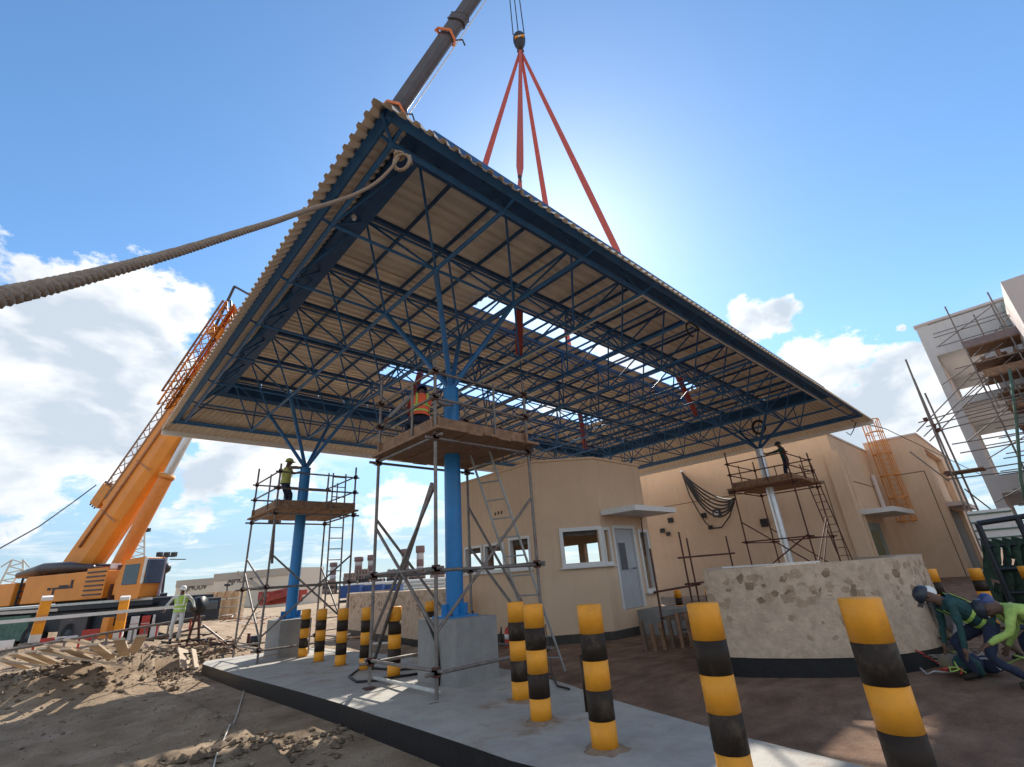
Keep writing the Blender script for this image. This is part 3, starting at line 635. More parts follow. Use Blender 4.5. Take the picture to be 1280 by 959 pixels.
tower(4.15, 6.4, 14.15, 16.35, -.02, 3.78, 'left scaffold tower round the far blue column, standing against the sky',
      [(0, .5, 3, 2.2), (3, 2.6, 0, 1.7), (0, 2.6, 1, .7), (1, 2.5, 0, .6), (1, .4, 2, 2.3), (0, 1.7, 3, .3)], (.3, 1.75, 3.64))
ladder((5.9, 14.05, .1), (5.9, 14.2, 4.9), .4, 16, 'thin ladder on the right side of the left scaffold tower', (1, 0, 0), M_SCAF)
tower(20.3, 23.2, 6.0, 8.3, 0., 4.35, 'right scaffold tower behind the silver column against the tan wall',
      [(3, 3.0, 0, 1.2), (0, 1.2, 1, 3.0), (1, .9, 2, 2.8), (3, .9, 0, 2.3), (1, 2.8, 0, .7)], (.4, 2.2, 4.2), m=M_RUST)
ladder((24.6, 6.0, 0), (24.0, 6.4, 5.4), .42, 17, 'rusty ladder beside the right scaffold on the tan wall', (.25, -1, 0), M_RUST)
# leaning prop beside near tower and base pipe
def pole(name, a, c, r, m, lab, cat='pole', grp=None):
    a, c = Vector(a), Vector(c); o = MB().tube([a, c], r, 10).build(name, m, smooth=True, loc=a); return tag(o, lab, cat, grp)
pole('loose_pipe', G(468, 848, .26), G(549, 866, .30), .028, M_COND, 'pale pipe lying on the slab at the foot of the near scaffold', 'pipe')
pole('raking_pole', G(465, 835, .3), ONU(540, 605, 4.3), .034, M_SCAF, 'raking pole leaning across the near scaffold from lower left', 'pole')
# black hose and conduit stub by the pedestal
hs = G(548, 858, .2); hp = [Vector((hs.x, hs.y, hs.z+z)) + CR*dx for z, dx in ((0, .0), (.25, .01), (.55, -.02), (.8, -.12), (1.0, -.22), (1.12, -.30))]
tag(MB().tube(hp, .022, 8).build('conduit_stub', M_CABLE, smooth=True, loc=hs), 'black bent conduit stub curving up in front of the near pedestal', 'pipe')
p = G(531, 845, .2); tag(MB().lathe(p, [(.07, 0), (.085, .17), (.09, .18), (.08, .18), (.065, .02)], 16).build('bucket', mat('grey_bucket', (.12, .14, .17), .6), loc=p), 'small grey bucket at the foot of the near pedestal', 'bucket')
hc = G(470, 846, .2)
tag(MB().tube([G(a, c, .22) for a, c in ((520,836),(495,838),(470,836),(447,838),(436,846),(446,853),(470,851),(500,846),(528,842))], .02, 8).build('hose', M_CABLE, smooth=True, loc=hc), 'black hose looped on the slab between the bollards and the near pedestal', 'hose')
p = G(700, 862, .2)
tag(MB().tube([G(680, 770, .6)+Vector((0, 0, .0)), G(684, 800, .35), G(690, 845, .2), G(697, 858, .22), G(712, 862, .22)], .014, 6).build('black_cable_end', M_CABLE, smooth=True, loc=p), 'short black cable draped by the pair of overlapping bollards', 'cable')
# dark angle iron standing behind the bollard in front of the guard house
p = G(735, 890, .2); pole('dark_channel', p, p+Vector((.0, 0, .55)), .03, M_BLK, 'short black channel standing behind the bollard by the guard house window', 'channel')
# white cable across the dirt
tag(MB().tube([(lambda g: Vector((g.x, g.y, ground_bumps(g.x, g.y)+.02)))(G(a, c, .0)) for a, c in ((308,845),(306,860),(303,870),(300,880),(297,890),(293,900),(290,909),(286,918),(277,940),(268,962),(262,985))], .008, 6).build('thin_cable', M_COND, smooth=True, loc=G(300, 880)), 'thin pale cable running from the slab edge down the dirt', 'cable')
# ---------------------------------------------------------------- guard house
def wall(name, p0, p1, z0, z1, th, ops, m, parent):
    """wall from p0 to p1 (ground points), thickness to its left, with rectangular openings (s0, s1, za, zb) in metres along it"""
    p0, p1 = Vector((*p0, 0)), Vector((*p1, 0)); d = p1-p0; L = d.length; d.normalize(); n = Vector((-d.y, d.x, 0))
    xs_ = sorted({0, L, *[o[0] for o in ops], *[o[1] for o in ops]}); b = MB()
    for a, c in zip(xs_, xs_[1:]):
        if c-a < 1e-4: continue
        zs = [(z0, z1)]
        for o in ops:
            if o[0] <= a+1e-5 and o[1] >= c-1e-5:
                nz_ = []
                for s0, s1 in zs:
                    if o[2] > s0: nz_.append((s0, min(s1, o[2])))
                    if o[3] < s1: nz_.append((max(s0, o[3]), s1))
                zs = nz_
        for s0, s1 in zs:
            if s1-s0 > 1e-4: b.obox(p0+d*((a+c)/2)+n*th/2+Vector((0, 0, (s0+s1)/2)), d*(c-a), n*th, (0, 0, s1-s0))
    return b.build(name, m, parent)
def frame(p0, p1, s0, s1, za, zb, parent, w=.09, name='window', m=None, mull=(), glass=False):
    m = m or M_WHITE; p0, p1 = Vector((*p0, 0)), Vector((*p1, 0)); d = (p1-p0).normalized(); n = Vector((-d.y, d.x, 0)); b = MB()
    Z = Vector((0, 0, 1)); c = lambda s_, z: p0+d*s_+Z*z+n*.02
    for z in (za+w/2, zb-w/2): b.obox(c((s0+s1)/2, z), d*(s1-s0), n*.12, Z*w)
    for s_ in (s0+w/2, s1-w/2, *mull): b.obox(c(s_, (za+zb)/2), d*w, n*.12, Z*(zb-za-2*w))
    f = b.build(name, m, parent)
    q = MB().obox(p0+d*((s0+s1)/2)+Z*(za-.02)-n*.03, d*(s1-s0+.08), n*.16, Z*.035); q.build('sill', m, f)
    g_ = MB().obox(p0+d*((s0+s1)/2)+Z*(zb-.16)+n*.10, d*(s1-s0-2*w), n*.01, Z*.12); g_.build('blind', M_DARK, f)
    return f
gh = thing('guard_house', 'small tan guard house with a cut corner, white window frames and a grey door', 'building', (11, 10, -.15))
z0h, z1h = .10, 4.70
P0, P1, P2, P3 = (9.78, 13.45), (9.78, 9.58), (11.08, 8.40), (13.49, 8.40)
P4, P5, P6 = (13.49, 12.6), (12.2, 13.45), (9.78, 13.45)
# walls wound so that the thickness goes inside
w1 = [(.42, 1.35, 1.75, 2.57), (1.42, 2.38, 1.75, 2.57), (2.60, 3.50, 1.75, 2.64)]
wall('front_wall', P0, P1, z0h, z1h, .18, w1, M_CREAM, gh)
for o in w1: frame(P0, P1, *o, gh, .07)
L2 = math.dist(P1, P2)
wall('corner_wall', P1, P2, z0h, z1h, .18, [(.33*L2, L2-.12, 1.73, 2.72)], M_CREAM, gh); frame(P1, P2, .33*L2-.02, L2-.0, 1.71, 2.74, gh, .10)
wall('door_wall', P2, P3, z0h, z1h, .18, [(.06, .24, 1.73, 2.68), (.55, 1.52, .55, 2.68), (1.78, 2.24, 1.0, 2.60)], M_CREAM, gh)
frame(P2, P3, -.02, .34, 1.71, 2.70, gh, .08); frame(P2, P3, 1.74, 2.28, .9, 2.66, gh, .09)
wall('rear_wall', (13.49, 8.585), P4, z0h, z1h, .18, [(.5, 1.3, 1.2, 2.46), (1.55, 2.35, 1.2, 2.46), (2.6, 3.4, 1.2, 2.46)], M_CREAM, gh)
wall('rear_wall', P4, P5, z0h, z1h, .18, [(.15, .65, 1.2, 2.46), (.9, 1.4, 1.2, 2.46)], M_CREAM, gh)
wall('rear_wall', P5, P6, z0h, z1h, .18, [(.3, 1.0, 1.2, 2.46), (1.3, 2.1, 1.2, 2.46)], M_CREAM, gh)
hp_ = [P0, P1, P2, P3, P4, P5]
MB().prism([(p[0]*.985+.16, p[1]*.985+.16) for p in hp_], 4.2, 4.35).build('ceiling', M_DARK, gh)
MB().prism(hp_, -.35, .10).build('plinth', M_PLINTH, gh)
b = MB()
for a, c in zip(hp_, hp_[1:]+hp_[:1]):
    a, c = Vector((*a, 0)), Vector((*c, 0)); d = (c-a).normalized(); n = Vector((d.y, -d.x, 0)); b.obox((a+c)/2+n*.02+Vector((0, 0, z1h-.02)), c-a+d*.04, n*.06, (0, 0, .06))
b.build('coping', M_CREAM, gh)
d_ = MB().box((11.66, 8.45, .56), (12.58, 8.50, 2.66)).build('door', M_DOOR, gh)
b = MB()
for zc, h in ((1.9, .7),):
    b.box((11.83, 8.435, 1.55), (12.15, 8.452, 2.28))
b.build('window_pane', M_GLASS, d_); MB().box((11.80, 8.44, 1.52), (12.18, 8.449, 2.31)).build('pane_frame', M_DOOR, d_)
MB().tube([(12.42, 8.36, 1.58), (12.3, 8.36, 1.58)], .014, 6).build('handle', M_STEEL, d_); MB().tube([(12.42, 8.45, 1.58), (12.42, 8.36, 1.58)], .014, 6).build('handle', M_STEEL, d_)
b = MB(); [b.box(*q) for q in (((11.56, 8.38, .55), (11.65, 8.5, 2.76)), ((12.59, 8.38, .55), (12.68, 8.5, 2.76)), ((11.66, 8.38, 2.67), (12.58, 8.5, 2.76)))]; b.build('door_frame', M_WHITE, gh)
MB().prism([(11.15, 8.397), (11.15, 7.25), (13.3, 7.25), (13.3, 8.397)], 3.02, 3.16).build('canopy_slab', M_WHITE, gh)
rod('drip_pipe', (13.0, 8.3, 3.0), (13.02, 8.36, 1.9), .018, M_RUST, gh, 6)
MB().box((12.2, 7.3, -.2), (13.3, 8.4, .5)).build('door_step', M_CONC, gh)
b = MB()
for k, (s_, z) in enumerate(((2.05, 3.42), (2.2, 3.44), (2.35, 3.43))): b.obox((9.765, 13.45-s_, z), (.02, 0, 0), (0, .03, 0), (0, 0, .09))
b.build('wall_fixing', M_CABLE, gh)
# things round the guard house door
def rack(lab, pts, rods_, nm='tube_rack', m=M_RUST):
    t = thing(nm, lab, 'scaffold frame', pts[0]); 
    for a, c in rods_: rod('tube', a, c, .024, m, t)
    return t
g0 = (11.3, 6.4, .0)
R_ = [((10.75, 6.75, -.1), (10.75, 6.75, 2.0)), ((12.3, 6.75, -.1), (12.3, 6.75, 2.4)), ((12.75, 6.8, -.1), (12.75, 6.8, 2.25)), ((14.1, 6.3, -.1), (14.1, 6.3, 2.25)),
      ((10.6, 6.75, 1.02), (12.9, 6.75, 1.06)), ((10.7, 6.75, .45), (12.6, 6.78, .47)), ((12.1, 6.8, 1.75), (14.3, 6.25, 1.78)), ((12.2, 6.8, 1.1), (14.3, 6.25, 1.12)), ((12.3, 6.8, .4), (14.3, 6.25, .42))]
rack('low rusty scaffold frame standing before the grey guard house door', [g0], R_)
tb = thing('work_bench', 'dark timber bench on tubes in front of the guard house door', 'bench', (11.6, 6.2, -.1))
MB().box((10.7, 5.95, .42), (12.6, 6.65, .48)).build('bench_top', mat('dusty_board', (.16, .11, .075), .9), tb)
for x in (10.8, 12.5):
    for y in (6.0, 6.6): rod('leg', (x, y, -.12), (x, y, .42), .03, M_RUST, tb)
tk = thing('timber_stack', 'short upright timber offcuts leaning against the bench by the guard house', 'timber', (9.9, 6.5, -.1))
for k in range(7):
    x, y = 9.72+.16*k, 6.62-.13*k; h = random.uniform(.45, .72); MB().obox((x, y, h/2-.1), (.10, .03, random.uniform(-.02, .02)), (-.02, .07, 0), (random.uniform(-.05, .05), .04, h)).build('offcut', random.choice([M_BOARD, mat('dusty_board', (.16, .11, .075), .9), M_BOARD]), tk)
for k in range(5):
    p = Vector((12.0+.3*k, 5.6, .08+.05*k)); tag(MB().obox(p+Vector((0, .1*k, 0)), (1.8, .2*k-.4, 0), (.03, .22, 0), (0, 0, .035)).build('plank', M_BOARD, loc=p), 'rough plank in the low heap behind the second bollard from the right, layer %s' % ['lowest', 'second', 'middle', 'fourth', 'top'][k], 'plank', 'heap of planks by the planter')
fe = G(629, 818, 0); fx_ = Vector((9.3, 10.6, -.14)); fe = thing('fire_extinguisher', 'red fire extinguisher on the ground below the guard house wall', 'extinguisher', fx_)
MB().lathe(fx_, [(.08, 0), (.085, .03), (.085, .38), (.05, .46), (.02, .48)], 14).build('bottle', M_RED, fe, True); MB().tube([fx_+Vector(q) for q in ((0, 0, .48), (0, -.06, .52), (-.05, -.13, .45), (-.06, -.14, .2))], .012, 6).build('hose', M_CABLE, fe, True)
MB().lathe(fx_+Vector((0, 0, .2)), [(.087, 0), (.087, .12)], 14).build('label_band', M_WPL, fe, True)
tag(MB().tube([Vector((9.4, 10.9, -.1)), Vector((9.35, 10.95, .2)), Vector((9.3, 10.85, .33)), Vector((9.25, 10.8, .1)), Vector((9.2, 10.75, -.1))], .02, 6).build('hose_loop', M_CABLE, smooth=True, loc=(9.3, 10.9, -.1)), 'black hose looped against the dark plinth by the extinguisher', 'hose')
# ---------------------------------------------------------------- stone planter walls
def planter(lab, path, z0, zt, seed, xtra=None):
    random.seed(seed); t = thing('stone_planter', lab, 'planter wall', (*path[0], z0))
    # smooth path
    P = [Vector((*p, 0)) for p in path]; out = []
    for k in range(len(P)-1):
        a, p0, p1, c = P[max(k-1, 0)], P[k], P[k+1], P[min(k+2, len(P)-1)]
        for q in range(10):
            f = q/10; out.append(.5*((2*p0)+(p1-a)*f+(2*a-5*p0+4*p1-c)*f*f+(3*p0-a-3*p1+c)*f**3))
    out.append(P[-1]); b = MB(); b2 = MB(); th = .35; cum_ = [0]
    for k in range(len(out)-1):
        p, q = out[k], out[k+1]; cum_.append(cum_[-1]+(q-p).length)
    def off(k, w):
        tn = (out[min(k+1, len(out)-1)]-out[max(k-1, 0)]).normalized(); return out[k]+Vector((-tn.y, tn.x, 0))*w
    NZ = 7
    rows = [[off(k, -.04*(1-z/NZ)+.0) + Vector((0, 0, .27+z0+(zt-z0-.27)*z/NZ)) + Vector((noise.noise(Vector((k*.9, z*.8, seed))), noise.noise(Vector((k*.8, z*.9, seed+9))), 0))*.018 for z in range(NZ+1)] for k in range(len(out))]
    for k in range(len(out)-1):
        for z in range(NZ): b.quad(rows[k][z], rows[k+1][z], rows[k+1][z+1], rows[k][z+1])
        b.quad(rows[k][NZ], rows[k+1][NZ], off(k+1, th)+Vector((0, 0, zt)), off(k, th)+Vector((0, 0, zt)))
        b.quad(off(k, th)+Vector((0, 0, zt)), off(k+1, th)+Vector((0, 0, zt)), off(k+1, th)+Vector((0, 0, z0)), off(k, th)+Vector((0, 0, z0)))
        e0, e1 = off(k, -.015), off(k+1, -.015); b2.quad(e0+Vector((0, 0, z0-.2)), e1+Vector((0, 0, z0-.2)), e1+Vector((0, 0, z0+.27)), e0+Vector((0, 0, z0+.27)))
        b2.quad(e0+Vector((0, 0, z0+.27)), e1+Vector((0, 0, z0+.27)), off(k+1, .1)+Vector((0, 0, z0+.27)), off(k, .1)+Vector((0, 0, z0+.27)))
    for k in (0, len(out)-1):
        q_ = [off(k, 0)+Vector((0, 0, z0)), off(k, th)+Vector((0, 0, z0)), off(k, th)+Vector((0, 0, zt)), off(k, 0)+Vector((0, 0, zt))]; b.quad(*q_)
    b.build('mortar_wall', M_STONEW, t, True); b2.build('bitumen_base', M_BIT, t)
    n = int(cum_[-1]*24)
    for _ in range(n):
        s_ = random.uniform(.15, cum_[-1]-.15); z = random.choice([random.uniform(z0+.4, zt-.12), random.uniform(zt-.6, zt-.1)]); k = max(q for q in range(len(cum_)) if cum_[q] <= s_); k = min(k, len(out)-2)
        tn = (out[k+1]-out[k]).normalized(); n_ = Vector((tn.y, -tn.x, 0)); c = out[k]+tn*(s_-cum_[k])+Vector((0, 0, z))+n_*(.0+.04*(1-(z-z0)/(zt-z0)))
        m_ = random.randint(4, 6); r = random.uniform(.035, .095); a0 = random.random()*6; pr = []
        for q in range(m_): rr_ = r*random.uniform(.75, 1.2); an = a0+q*2*PI/m_; pr.append((rr_*math.cos(an)*1.15, rr_*math.sin(an)))
        bb = MB(); v = [c+tn*x+Vector((0, 0, y))-n_*.02 for x, y in pr]+[c+tn*x*.86+Vector((0, 0, y*.86))+n_*.005 for x, y in pr]
        bb.add(v, [tuple(range(m_, 2*m_))]+[(q, (q+1) % m_, m_+(q+1) % m_, m_+q) for q in range(m_)])
        bb.build('stone', random.choice([M_STONE, M_STONE2, M_STONE2]), t)
    random.seed(11); return t
planter('low curved wall with stone cladding and a black base, in the right foreground', [(12.3, 5.9), (10.0, 5.0), (8.35, 4.25), (8.02, 4.0), (8.25, 3.09), (8.75, 2.25), (9.45, 1.80), (10.3, 1.64), (12.2, 1.85), (14, 3)], -.05, 1.47, 3)
planter('far curved stone clad wall behind the row of bollards left of the pedestal', [(12.5, 23.5), (9.9, 22.0), (9.26, 18.67), (8.75, 15.5), (8.5, 12.9), (9.0, 12.4)], -.25, 1.38, 5)
tag(MB().box((8.75, 2.55, 1.475), (8.79, 4.1, 1.50)).build('white_strip', M_WPL, loc=(8.75, 3, 1.475)), 'thin white strip lying on top of the stone planter wall', 'strip')
# ---------------------------------------------------------------- tan pump building behind the canopy
bb_ = thing('tan_building', 'long tan building behind the right end of the canopy, with service boxes on its wall', 'building', (28, 12, 0))
UAa, VAa, ZA = 28.0, 6.1, 7.29
wall('main_wall', (UAa, 18.3), (UAa, VAa), -.6, ZA, .3, [], M_CREAM, bb_); wall('side_wall', (UAa+.01, VAa), (36.0, VAa), -.6, ZA, .3, [(1.9, 3.6, 0, 2.9)], M_CREAM, bb_)
MB().prism([(UAa+.3, VAa+.3), (46, VAa+.3), (46, 18.2), (UAa+.3, 18.2)], ZA-.9, ZA-.6).build('flat_roof', M_CREAM, bb_)
b = MB(); b.box((UAa-.06, VAa-.05, ZA), (UAa+.34, 18.3, ZA+.10)); b.box((UAa+.35, VAa-.05, ZA), (36, VAa+.30, ZA+.10)); b.build('coping', M_WHITEB, bb_)
MB().box((UAa-.01, VAa+.9, 5.02), (UAa-.0, 18.3, 5.06)).build('groove', M_GROOV, bb_)
b = MB(); b.box((UAa-.012, VAa+.75, 0), (UAa-.002, VAa+.79, 5.0)); b.box((UAa-.012, VAa+.75, 4.98), (UAa-.002, VAa+1.9, 5.02)); b.build('groove', M_GROOV, bb_)
b = MB(); b.box((28.6, VAa-.012, 5.0), (36, VAa-.002, 5.04)); b.build('groove', M_GROOV, bb_)
MB().box((UAa-.2, VAa-.25, -.4), (UAa+.35, VAa+.35, ZA-.9)).build('corner_pilaster', M_CREAM, bb_)
rod('downpipe', (UAa+1.15, VAa-.12, ZA-1.1), (UAa+1.15, VAa-.12, 0), .10, M_CREAM, bb_, 12); rod('downpipe', (34.6, VAa-.15, ZA-1.6), (34.6, VAa-.15, 3.3), .11, M_WHITEB, bb_, 12)
MB().prism([(28.9, VAa), (28.9, VAa-1.5), (34.2, VAa-1.5), (34.2, VAa)], 3.25, 3.48).build('awning_slab', M_WHITE, bb_)
M_GR = mat('greenish_panel', (.30, .33, .29), .8, var=.1); sd2 = MB().box((29.5, VAa-.04, 0), (32.6, VAa-.005, 2.9)).build('door_panel', M_GR, bb_)
MB().box((30.1, VAa-.055, 1.2), (31.7, VAa-.042, 2.5)).build('door_window', mat('green_glass', (.03, .10, .05), .2, var=.5, ns=3), sd2)
b = MB(); boxes = []
for px, py, w, h in ((838,651,.30,.30),(828,664,.28,.26),(835,668,.22,.22),(880,645,.26,.28),(888,660,.22,.22),(956,654,.42,.42),(914,615,.3,.3)):
    c = ONU(px, py, UAa-.06); bb = MB(); bb.obox(c, (.12, 0, 0), (0, w*1.0, 0), (0, 0, h)); bb.build('service_box', M_CABLE, bb_)
c = ONU(896, 642, UAa-.07); MB().obox(c, (.14, 0, 0), (0, .45, 0), (0, 0, .42)).build('service_box', M_CABLE, bb_); MB().obox(c-Vector((.08, 0, 0)), (.02, 0, 0), (0, .28, 0), (0, 0, .24)).build('box_face', M_COND, bb_)
# cable bundle
cb = thing('cable_bundle', 'bundle of dark cables sagging from a wall hook to the right scaffold', 'cables', ONU(852, 591, UAa-.1))
a, c = ONU(852, 591, UAa-.12), ONU(918, 624, 24.0)
for k in range(6):
    sag = .55+.22*k; pp = []
    for q in range(15):
        f = q/14; pp.append(a.lerp(c, f)+Vector((0, (k-4)*.03*math.sin(f*PI), -sag*(4*f*(1-f))**.9+(.0))))
    MB().tube(pp, .05, 6).build('cable', mat('cable_brown', (.035, .026, .02), .7), cb, True)
pp = [ONU(x, y, UAa-.15) for x, y in ((852,591),(862,620),(873,640),(882,654),(890,661),(902,660),(912,646),(918,628))]; MB().tube(pp, .035, 6).build('cable', M_CABLE, cb, True)
bl = ONU(852, 590, UAa-.1); ball('white_hook', bl, .10, M_WPL, cb)
# orange caged ladder on the stepped block
b2k = thing('stepped_tan_block', 'stepped tan block right of the main building, with a dark doorway', 'building', (33, 4, 0))
UB2, VB2, ZB2 = 36.0, 3.45, 7.75
wall('front_wall', (UB2, VAa), (UB2, VB2), -.6, ZB2, .3, [], M_CREAM, b2k)
q0 = ONV(1171, 568, VB2).x-UB2; q1 = ONV(1190, 582, VB2).x-UB2
wall('side_wall', (UB2+.01, VB2), (50.5, VB2), -.6, ZB2, .3, [(1.3, 8, .0, 3.6), (1.2, 8.5, 4.0, 7.1)], M_CREAM, b2k)
MB().box((UB2+.5, VB2+.32, -.2), (UB2+12, VB2+.5, 7.4)).build('recess_back', M_CREAM, b2k); MB().box((UB2+1.2, VB2+.22, -.2), (UB2+8.2, VB2+.30, 3.58)).build('doorway_shade_panel', M_DARK, b2k)  # dark panel stands in for the shade inside the doorway
MB().box((UB2+1.2, VB2-.7, 3.62), (UB2+8.8, VB2+.0, 3.85)).build('awning_slab', M_WHITEB, b2k)
b = MB(); b.box((UB2-.05, VB2-.05, ZB2), (UB2+.35, VAa, ZB2+.1)); b.box((UB2+.36, VB2-.05, ZB2), (50.5, VB2+.35, ZB2+.1)); b.build('coping', M_WHITEB, b2k)
b = MB(); b.box((UB2-.012, VB2+.25, -.2), (UB2-.002, VB2+.29, 5.6)); b.box((UB2-.012, VB2+.25, 5.6), (UB2-.002, VB2+1.7, 5.64)); b.build('groove', M_GROOV, b2k)
cg = thing('caged_ladder', 'orange primed caged ladder fixed to the stepped tan block', 'ladder', (UB2-.4, 5.1, 3))
cc = Vector((UB2-.5, 5.25, 0)); R = .46
for y in (-.22, .22): rod('rail', cc+Vector((.3, y, 2.9)), cc+Vector((.3, y, 9.0)), .03, M_CAGE, cg)
for k in range(20): rod('rung', cc+Vector((.3, -.22, 3+k*.3)), cc+Vector((.3, .22, 3+k*.3)), .016, M_CAGE, cg, 6)
hoopz = [3.0, 4.3, 5.6, 6.9, 8.2, 9.0]
for z in hoopz: MB().tube([cc+Vector((.3-.0, -.3, z))]+[cc+Vector((-.1-R*math.sin(a), -R*math.cos(a), z)) for a in [q*PI/8 for q in range(9)]]+[cc+Vector((.3, .3, z))], .035, 6).build('hoop', M_CAGE, cg, True)
for q in range(7): a = q*PI/6; rod('cage_bar', cc+Vector((-.1-R*math.sin(a), -R*math.cos(a), 3)), cc+Vector((-.1-R*math.sin(a), -R*math.cos(a), 9.0)), .024, M_CAGE, cg, 6)
tag(MB().tube([(UB-.1, VA+.4, ZL-.1), (30.5, 4.0, 7.4), (36, 3.0, 6.6), (44, 1.9, 5.8), (50, 1.2, 5.6)], .022, 6).build('overhead_cable', M_CABLE, smooth=True, loc=(30, 4, 7)), 'thin cable strung from the canopy corner over the tan block roofs', 'cable')
# ---------------------------------------------------------------- grey concrete frame building
tb_ = thing('grey_concrete_building', 'tall unfinished grey building with open window bays at the right edge', 'building', (36, -1, 0))
UT = 33.0
ops = [(ONU(1169,446,UT), ONU(1225,432,UT), ONU(1195,500,UT)), (ONU(1180,512,UT), ONU(1238,500,UT), ONU(1212,600,UT)), (ONU(1245,618,UT), ONU(1290,607,UT), ONU(1262,655,UT))]
YL = 1.35; o2 = []
for k, (a, c, e) in enumerate(ops):
    s0 = YL-a.y+.15 if k != 1 else YL-a.y+.35; s0 = [.35, .42, .40][k]; o2.append((s0, 2.05, e.z if k < 2 else 1.0, a.z))
wall('front_wall', (UT, YL), (UT, -4.5), -.6, 13.0, .35, o2, M_GREYB, tb_)
wall('side_wall', (UT+7, YL), (UT+.36, YL), -.6, 13.0, .35, [(1.5, 5.5, 8.6, 11.0), (1.5, 5.5, 4.6, 8.2), (1.5, 5.5, 1, 3.8)], M_WHITEB, tb_)
for z in (0., 4.15, 8.35, 11.4): MB().box((UT+.36, -4.5, z-.15), (UT+7, YL-.36, z+.08)).build('floor_slab', M_GREYB, tb_)
wall('rear_wall', (UT+7, -4.5), (UT+7, YL), -.6, 13.0, .3, [(3.0, 5.4, 8.6, 10.6), (3.0, 5.4, 4.6, 7.6), (3.0, 5.4, 1, 3.4)], M_GREYB, tb_)
MB().box((UT-.08, -4.5, 12.98), (UT+.4, YL+.06, 13.1)).build('coping', M_WHITEB, tb_)
MB().box((UT-.5, -2.55, 0), (UT-.01, -2.1, 12.7)).build('green_strip', mat('green_render', (.27, .32, .27), .9, var=.1), tb_)
tw2 = thing('pale_concrete_tower', 'pale pinkish concrete tower block cut by the right edge of the picture', 'building', (30, -5, 0))
a = ONV(1251, 353, -2.0); MB().box((27.2, -9, -.6), (31.6, -2.05, ONU(1251, 353, 27.2).z)).build('tower_wall', M_WHITEB, tw2)
# big scaffold in front of the grey building
bs_ = thing('building_scaffold', 'dense multi level tube scaffold with brick loaded decks before the grey building', 'scaffold', (31, -1, 0))
UX = [30.6, 32.3]; VY = [-.15, -1.75, -3.3]
for x in UX:
    for y in VY: rod('standard', (x, y, 0), (x, y, 12.75 if y > -2 else 12.3), .034, M_SCAF, bs_)
for z in [1.6+k*.72 for k in range(12)]+[11.35, 12.1]:
    for x in UX: rod('ledger', (x, .75 if z > 11 else random.uniform(.1, .9), z), (x, -3.5, z), .025, M_SCAF, bs_)
    if z < 10:
        for y in VY: rod('ledger', (30.3, y, z+.05), (32.6, y, z+.05), .024, M_SCAF, bs_)
rod('rail_post', (30.6, -.95, 10.4), (30.6, -.95, 11.9), .035, M_SCAF, bs_)
decks = [10.35, 9.55, 8.75, 7.9, 7.1, 6.3, 4.6]
for k, z in enumerate(decks):
    y0 = -.1-.12*k
    for q in range(5): cube('plank', (30.75+.34*q, (y0-3.5)/2, z+.01*(q % 2)), (.31, 0, 0), (0, 3.5+y0+random.uniform(-.2, .2), 0), (0, 0, .05), M_BOARD, bs_)
    if k in (0, 2, 4): cube('toe_board', (30.58, (y0-3.4)/2, z+.2), (.04, 0, 0), (0, 3.4+y0, 0), (0, 0, .36), mat('grey_toe_board', (.20, .16, .16), .9) if k == 0 else M_BOARD, bs_)
    if k:
        for q in range(16):
            cube('brick_pile', (31.0+.5*(q % 3), y0-.35-.19*q, z+.03+.12), (.42, 0, 0), (0, .17, 0), (0, 0, random.uniform(.12, .5)), M_BRICK, bs_)
for k in range(9):
    z = 3.2+.95*k; a_x = 30.5+(k % 2)*.2; rod('brace', (a_x, (1.2, -.2, .8)[k % 3], z), (a_x, (-1.4, -2.2, -1.7)[k % 3], z+(1.6 if k % 2 else 1.2)), .024, M_SCAF, bs_)
for q in range(5): rod('hanger', (30.55, -.3-.28*q, 7.2+.1*(q % 2)), (30.55, -.3-.28*q, 8.9-.3*(q % 2)), .028, M_SCAF, bs_)
MB().tube([ONU(x, y, 30.1) for x, y in ((1262,462),(1270,520),(1276,600),(1285,640))], .06, 6).build('hanging_net', M_GREEN, bs_, True)
# outlying scaffold of tall poles between the tan block and the grey building
ps = thing('pole_scaffold', 'three tall scaffold poles with long ledgers between the tan block and the grey building', 'scaffold', (31, 1.6, 0))
for (x0, y0), (x1, y1) in (((1132,450),(1228,690)), ((1142,474),(1236,690)), ((1156,492),(1246,690))): 
    u = 28.2+(x0-1132)*.045; p, q = ONU(x0, y0, u), ONU(x1, y1, u); rod('pole', q, p, .04, M_SCAF, ps)
for (a, c, u1, u2) in (((1148,529),(1285,490),28,30), ((1158,534),(1285,500),28.3,30), ((1168,540),(1285,512),28.6,30), ((1182,594),(1285,578),28,30.5), ((1182,600),(1285,588),28.4,30.5), ((1190,556),(1285,540),29.5,30.5), ((1200,567),(1285,552),29.5,30.5),
                       ((1146,540),(1222,462),28,31), ((1155,546),(1232,470),28.4,31), ((1162,552),(1250,462),28.6,31), ((1137,565),(1186,602),28,28.3), ((1206,612),(1255,650),28.4,31), ((1215,655),(1290,642),28,30)):
    rod('ledger', ONU(*a, u1), ONU(*c, u2), .028, M_SCAF if a != (1215, 655) else M_RUST, ps)
p = ONU(1184, 590, 28.2); q = ONU(1205, 584, 29.5)
for k in range(5): cube('plank', p+Vector((.28*k+.1, -.5, -.05)), (.26, 0, 0), (0, 1.35, 0), (0, 0, .05), M_BOARD, ps)
for px, py, u in ((1157,525,28.1),(1167,533,28.4),(1173,538,28.6),(1184,592,28.1)): cube('coupler', ONU(px, py, u), (.16, 0, 0), (0, .16, 0), (0, 0, .16), M_RUST, ps)
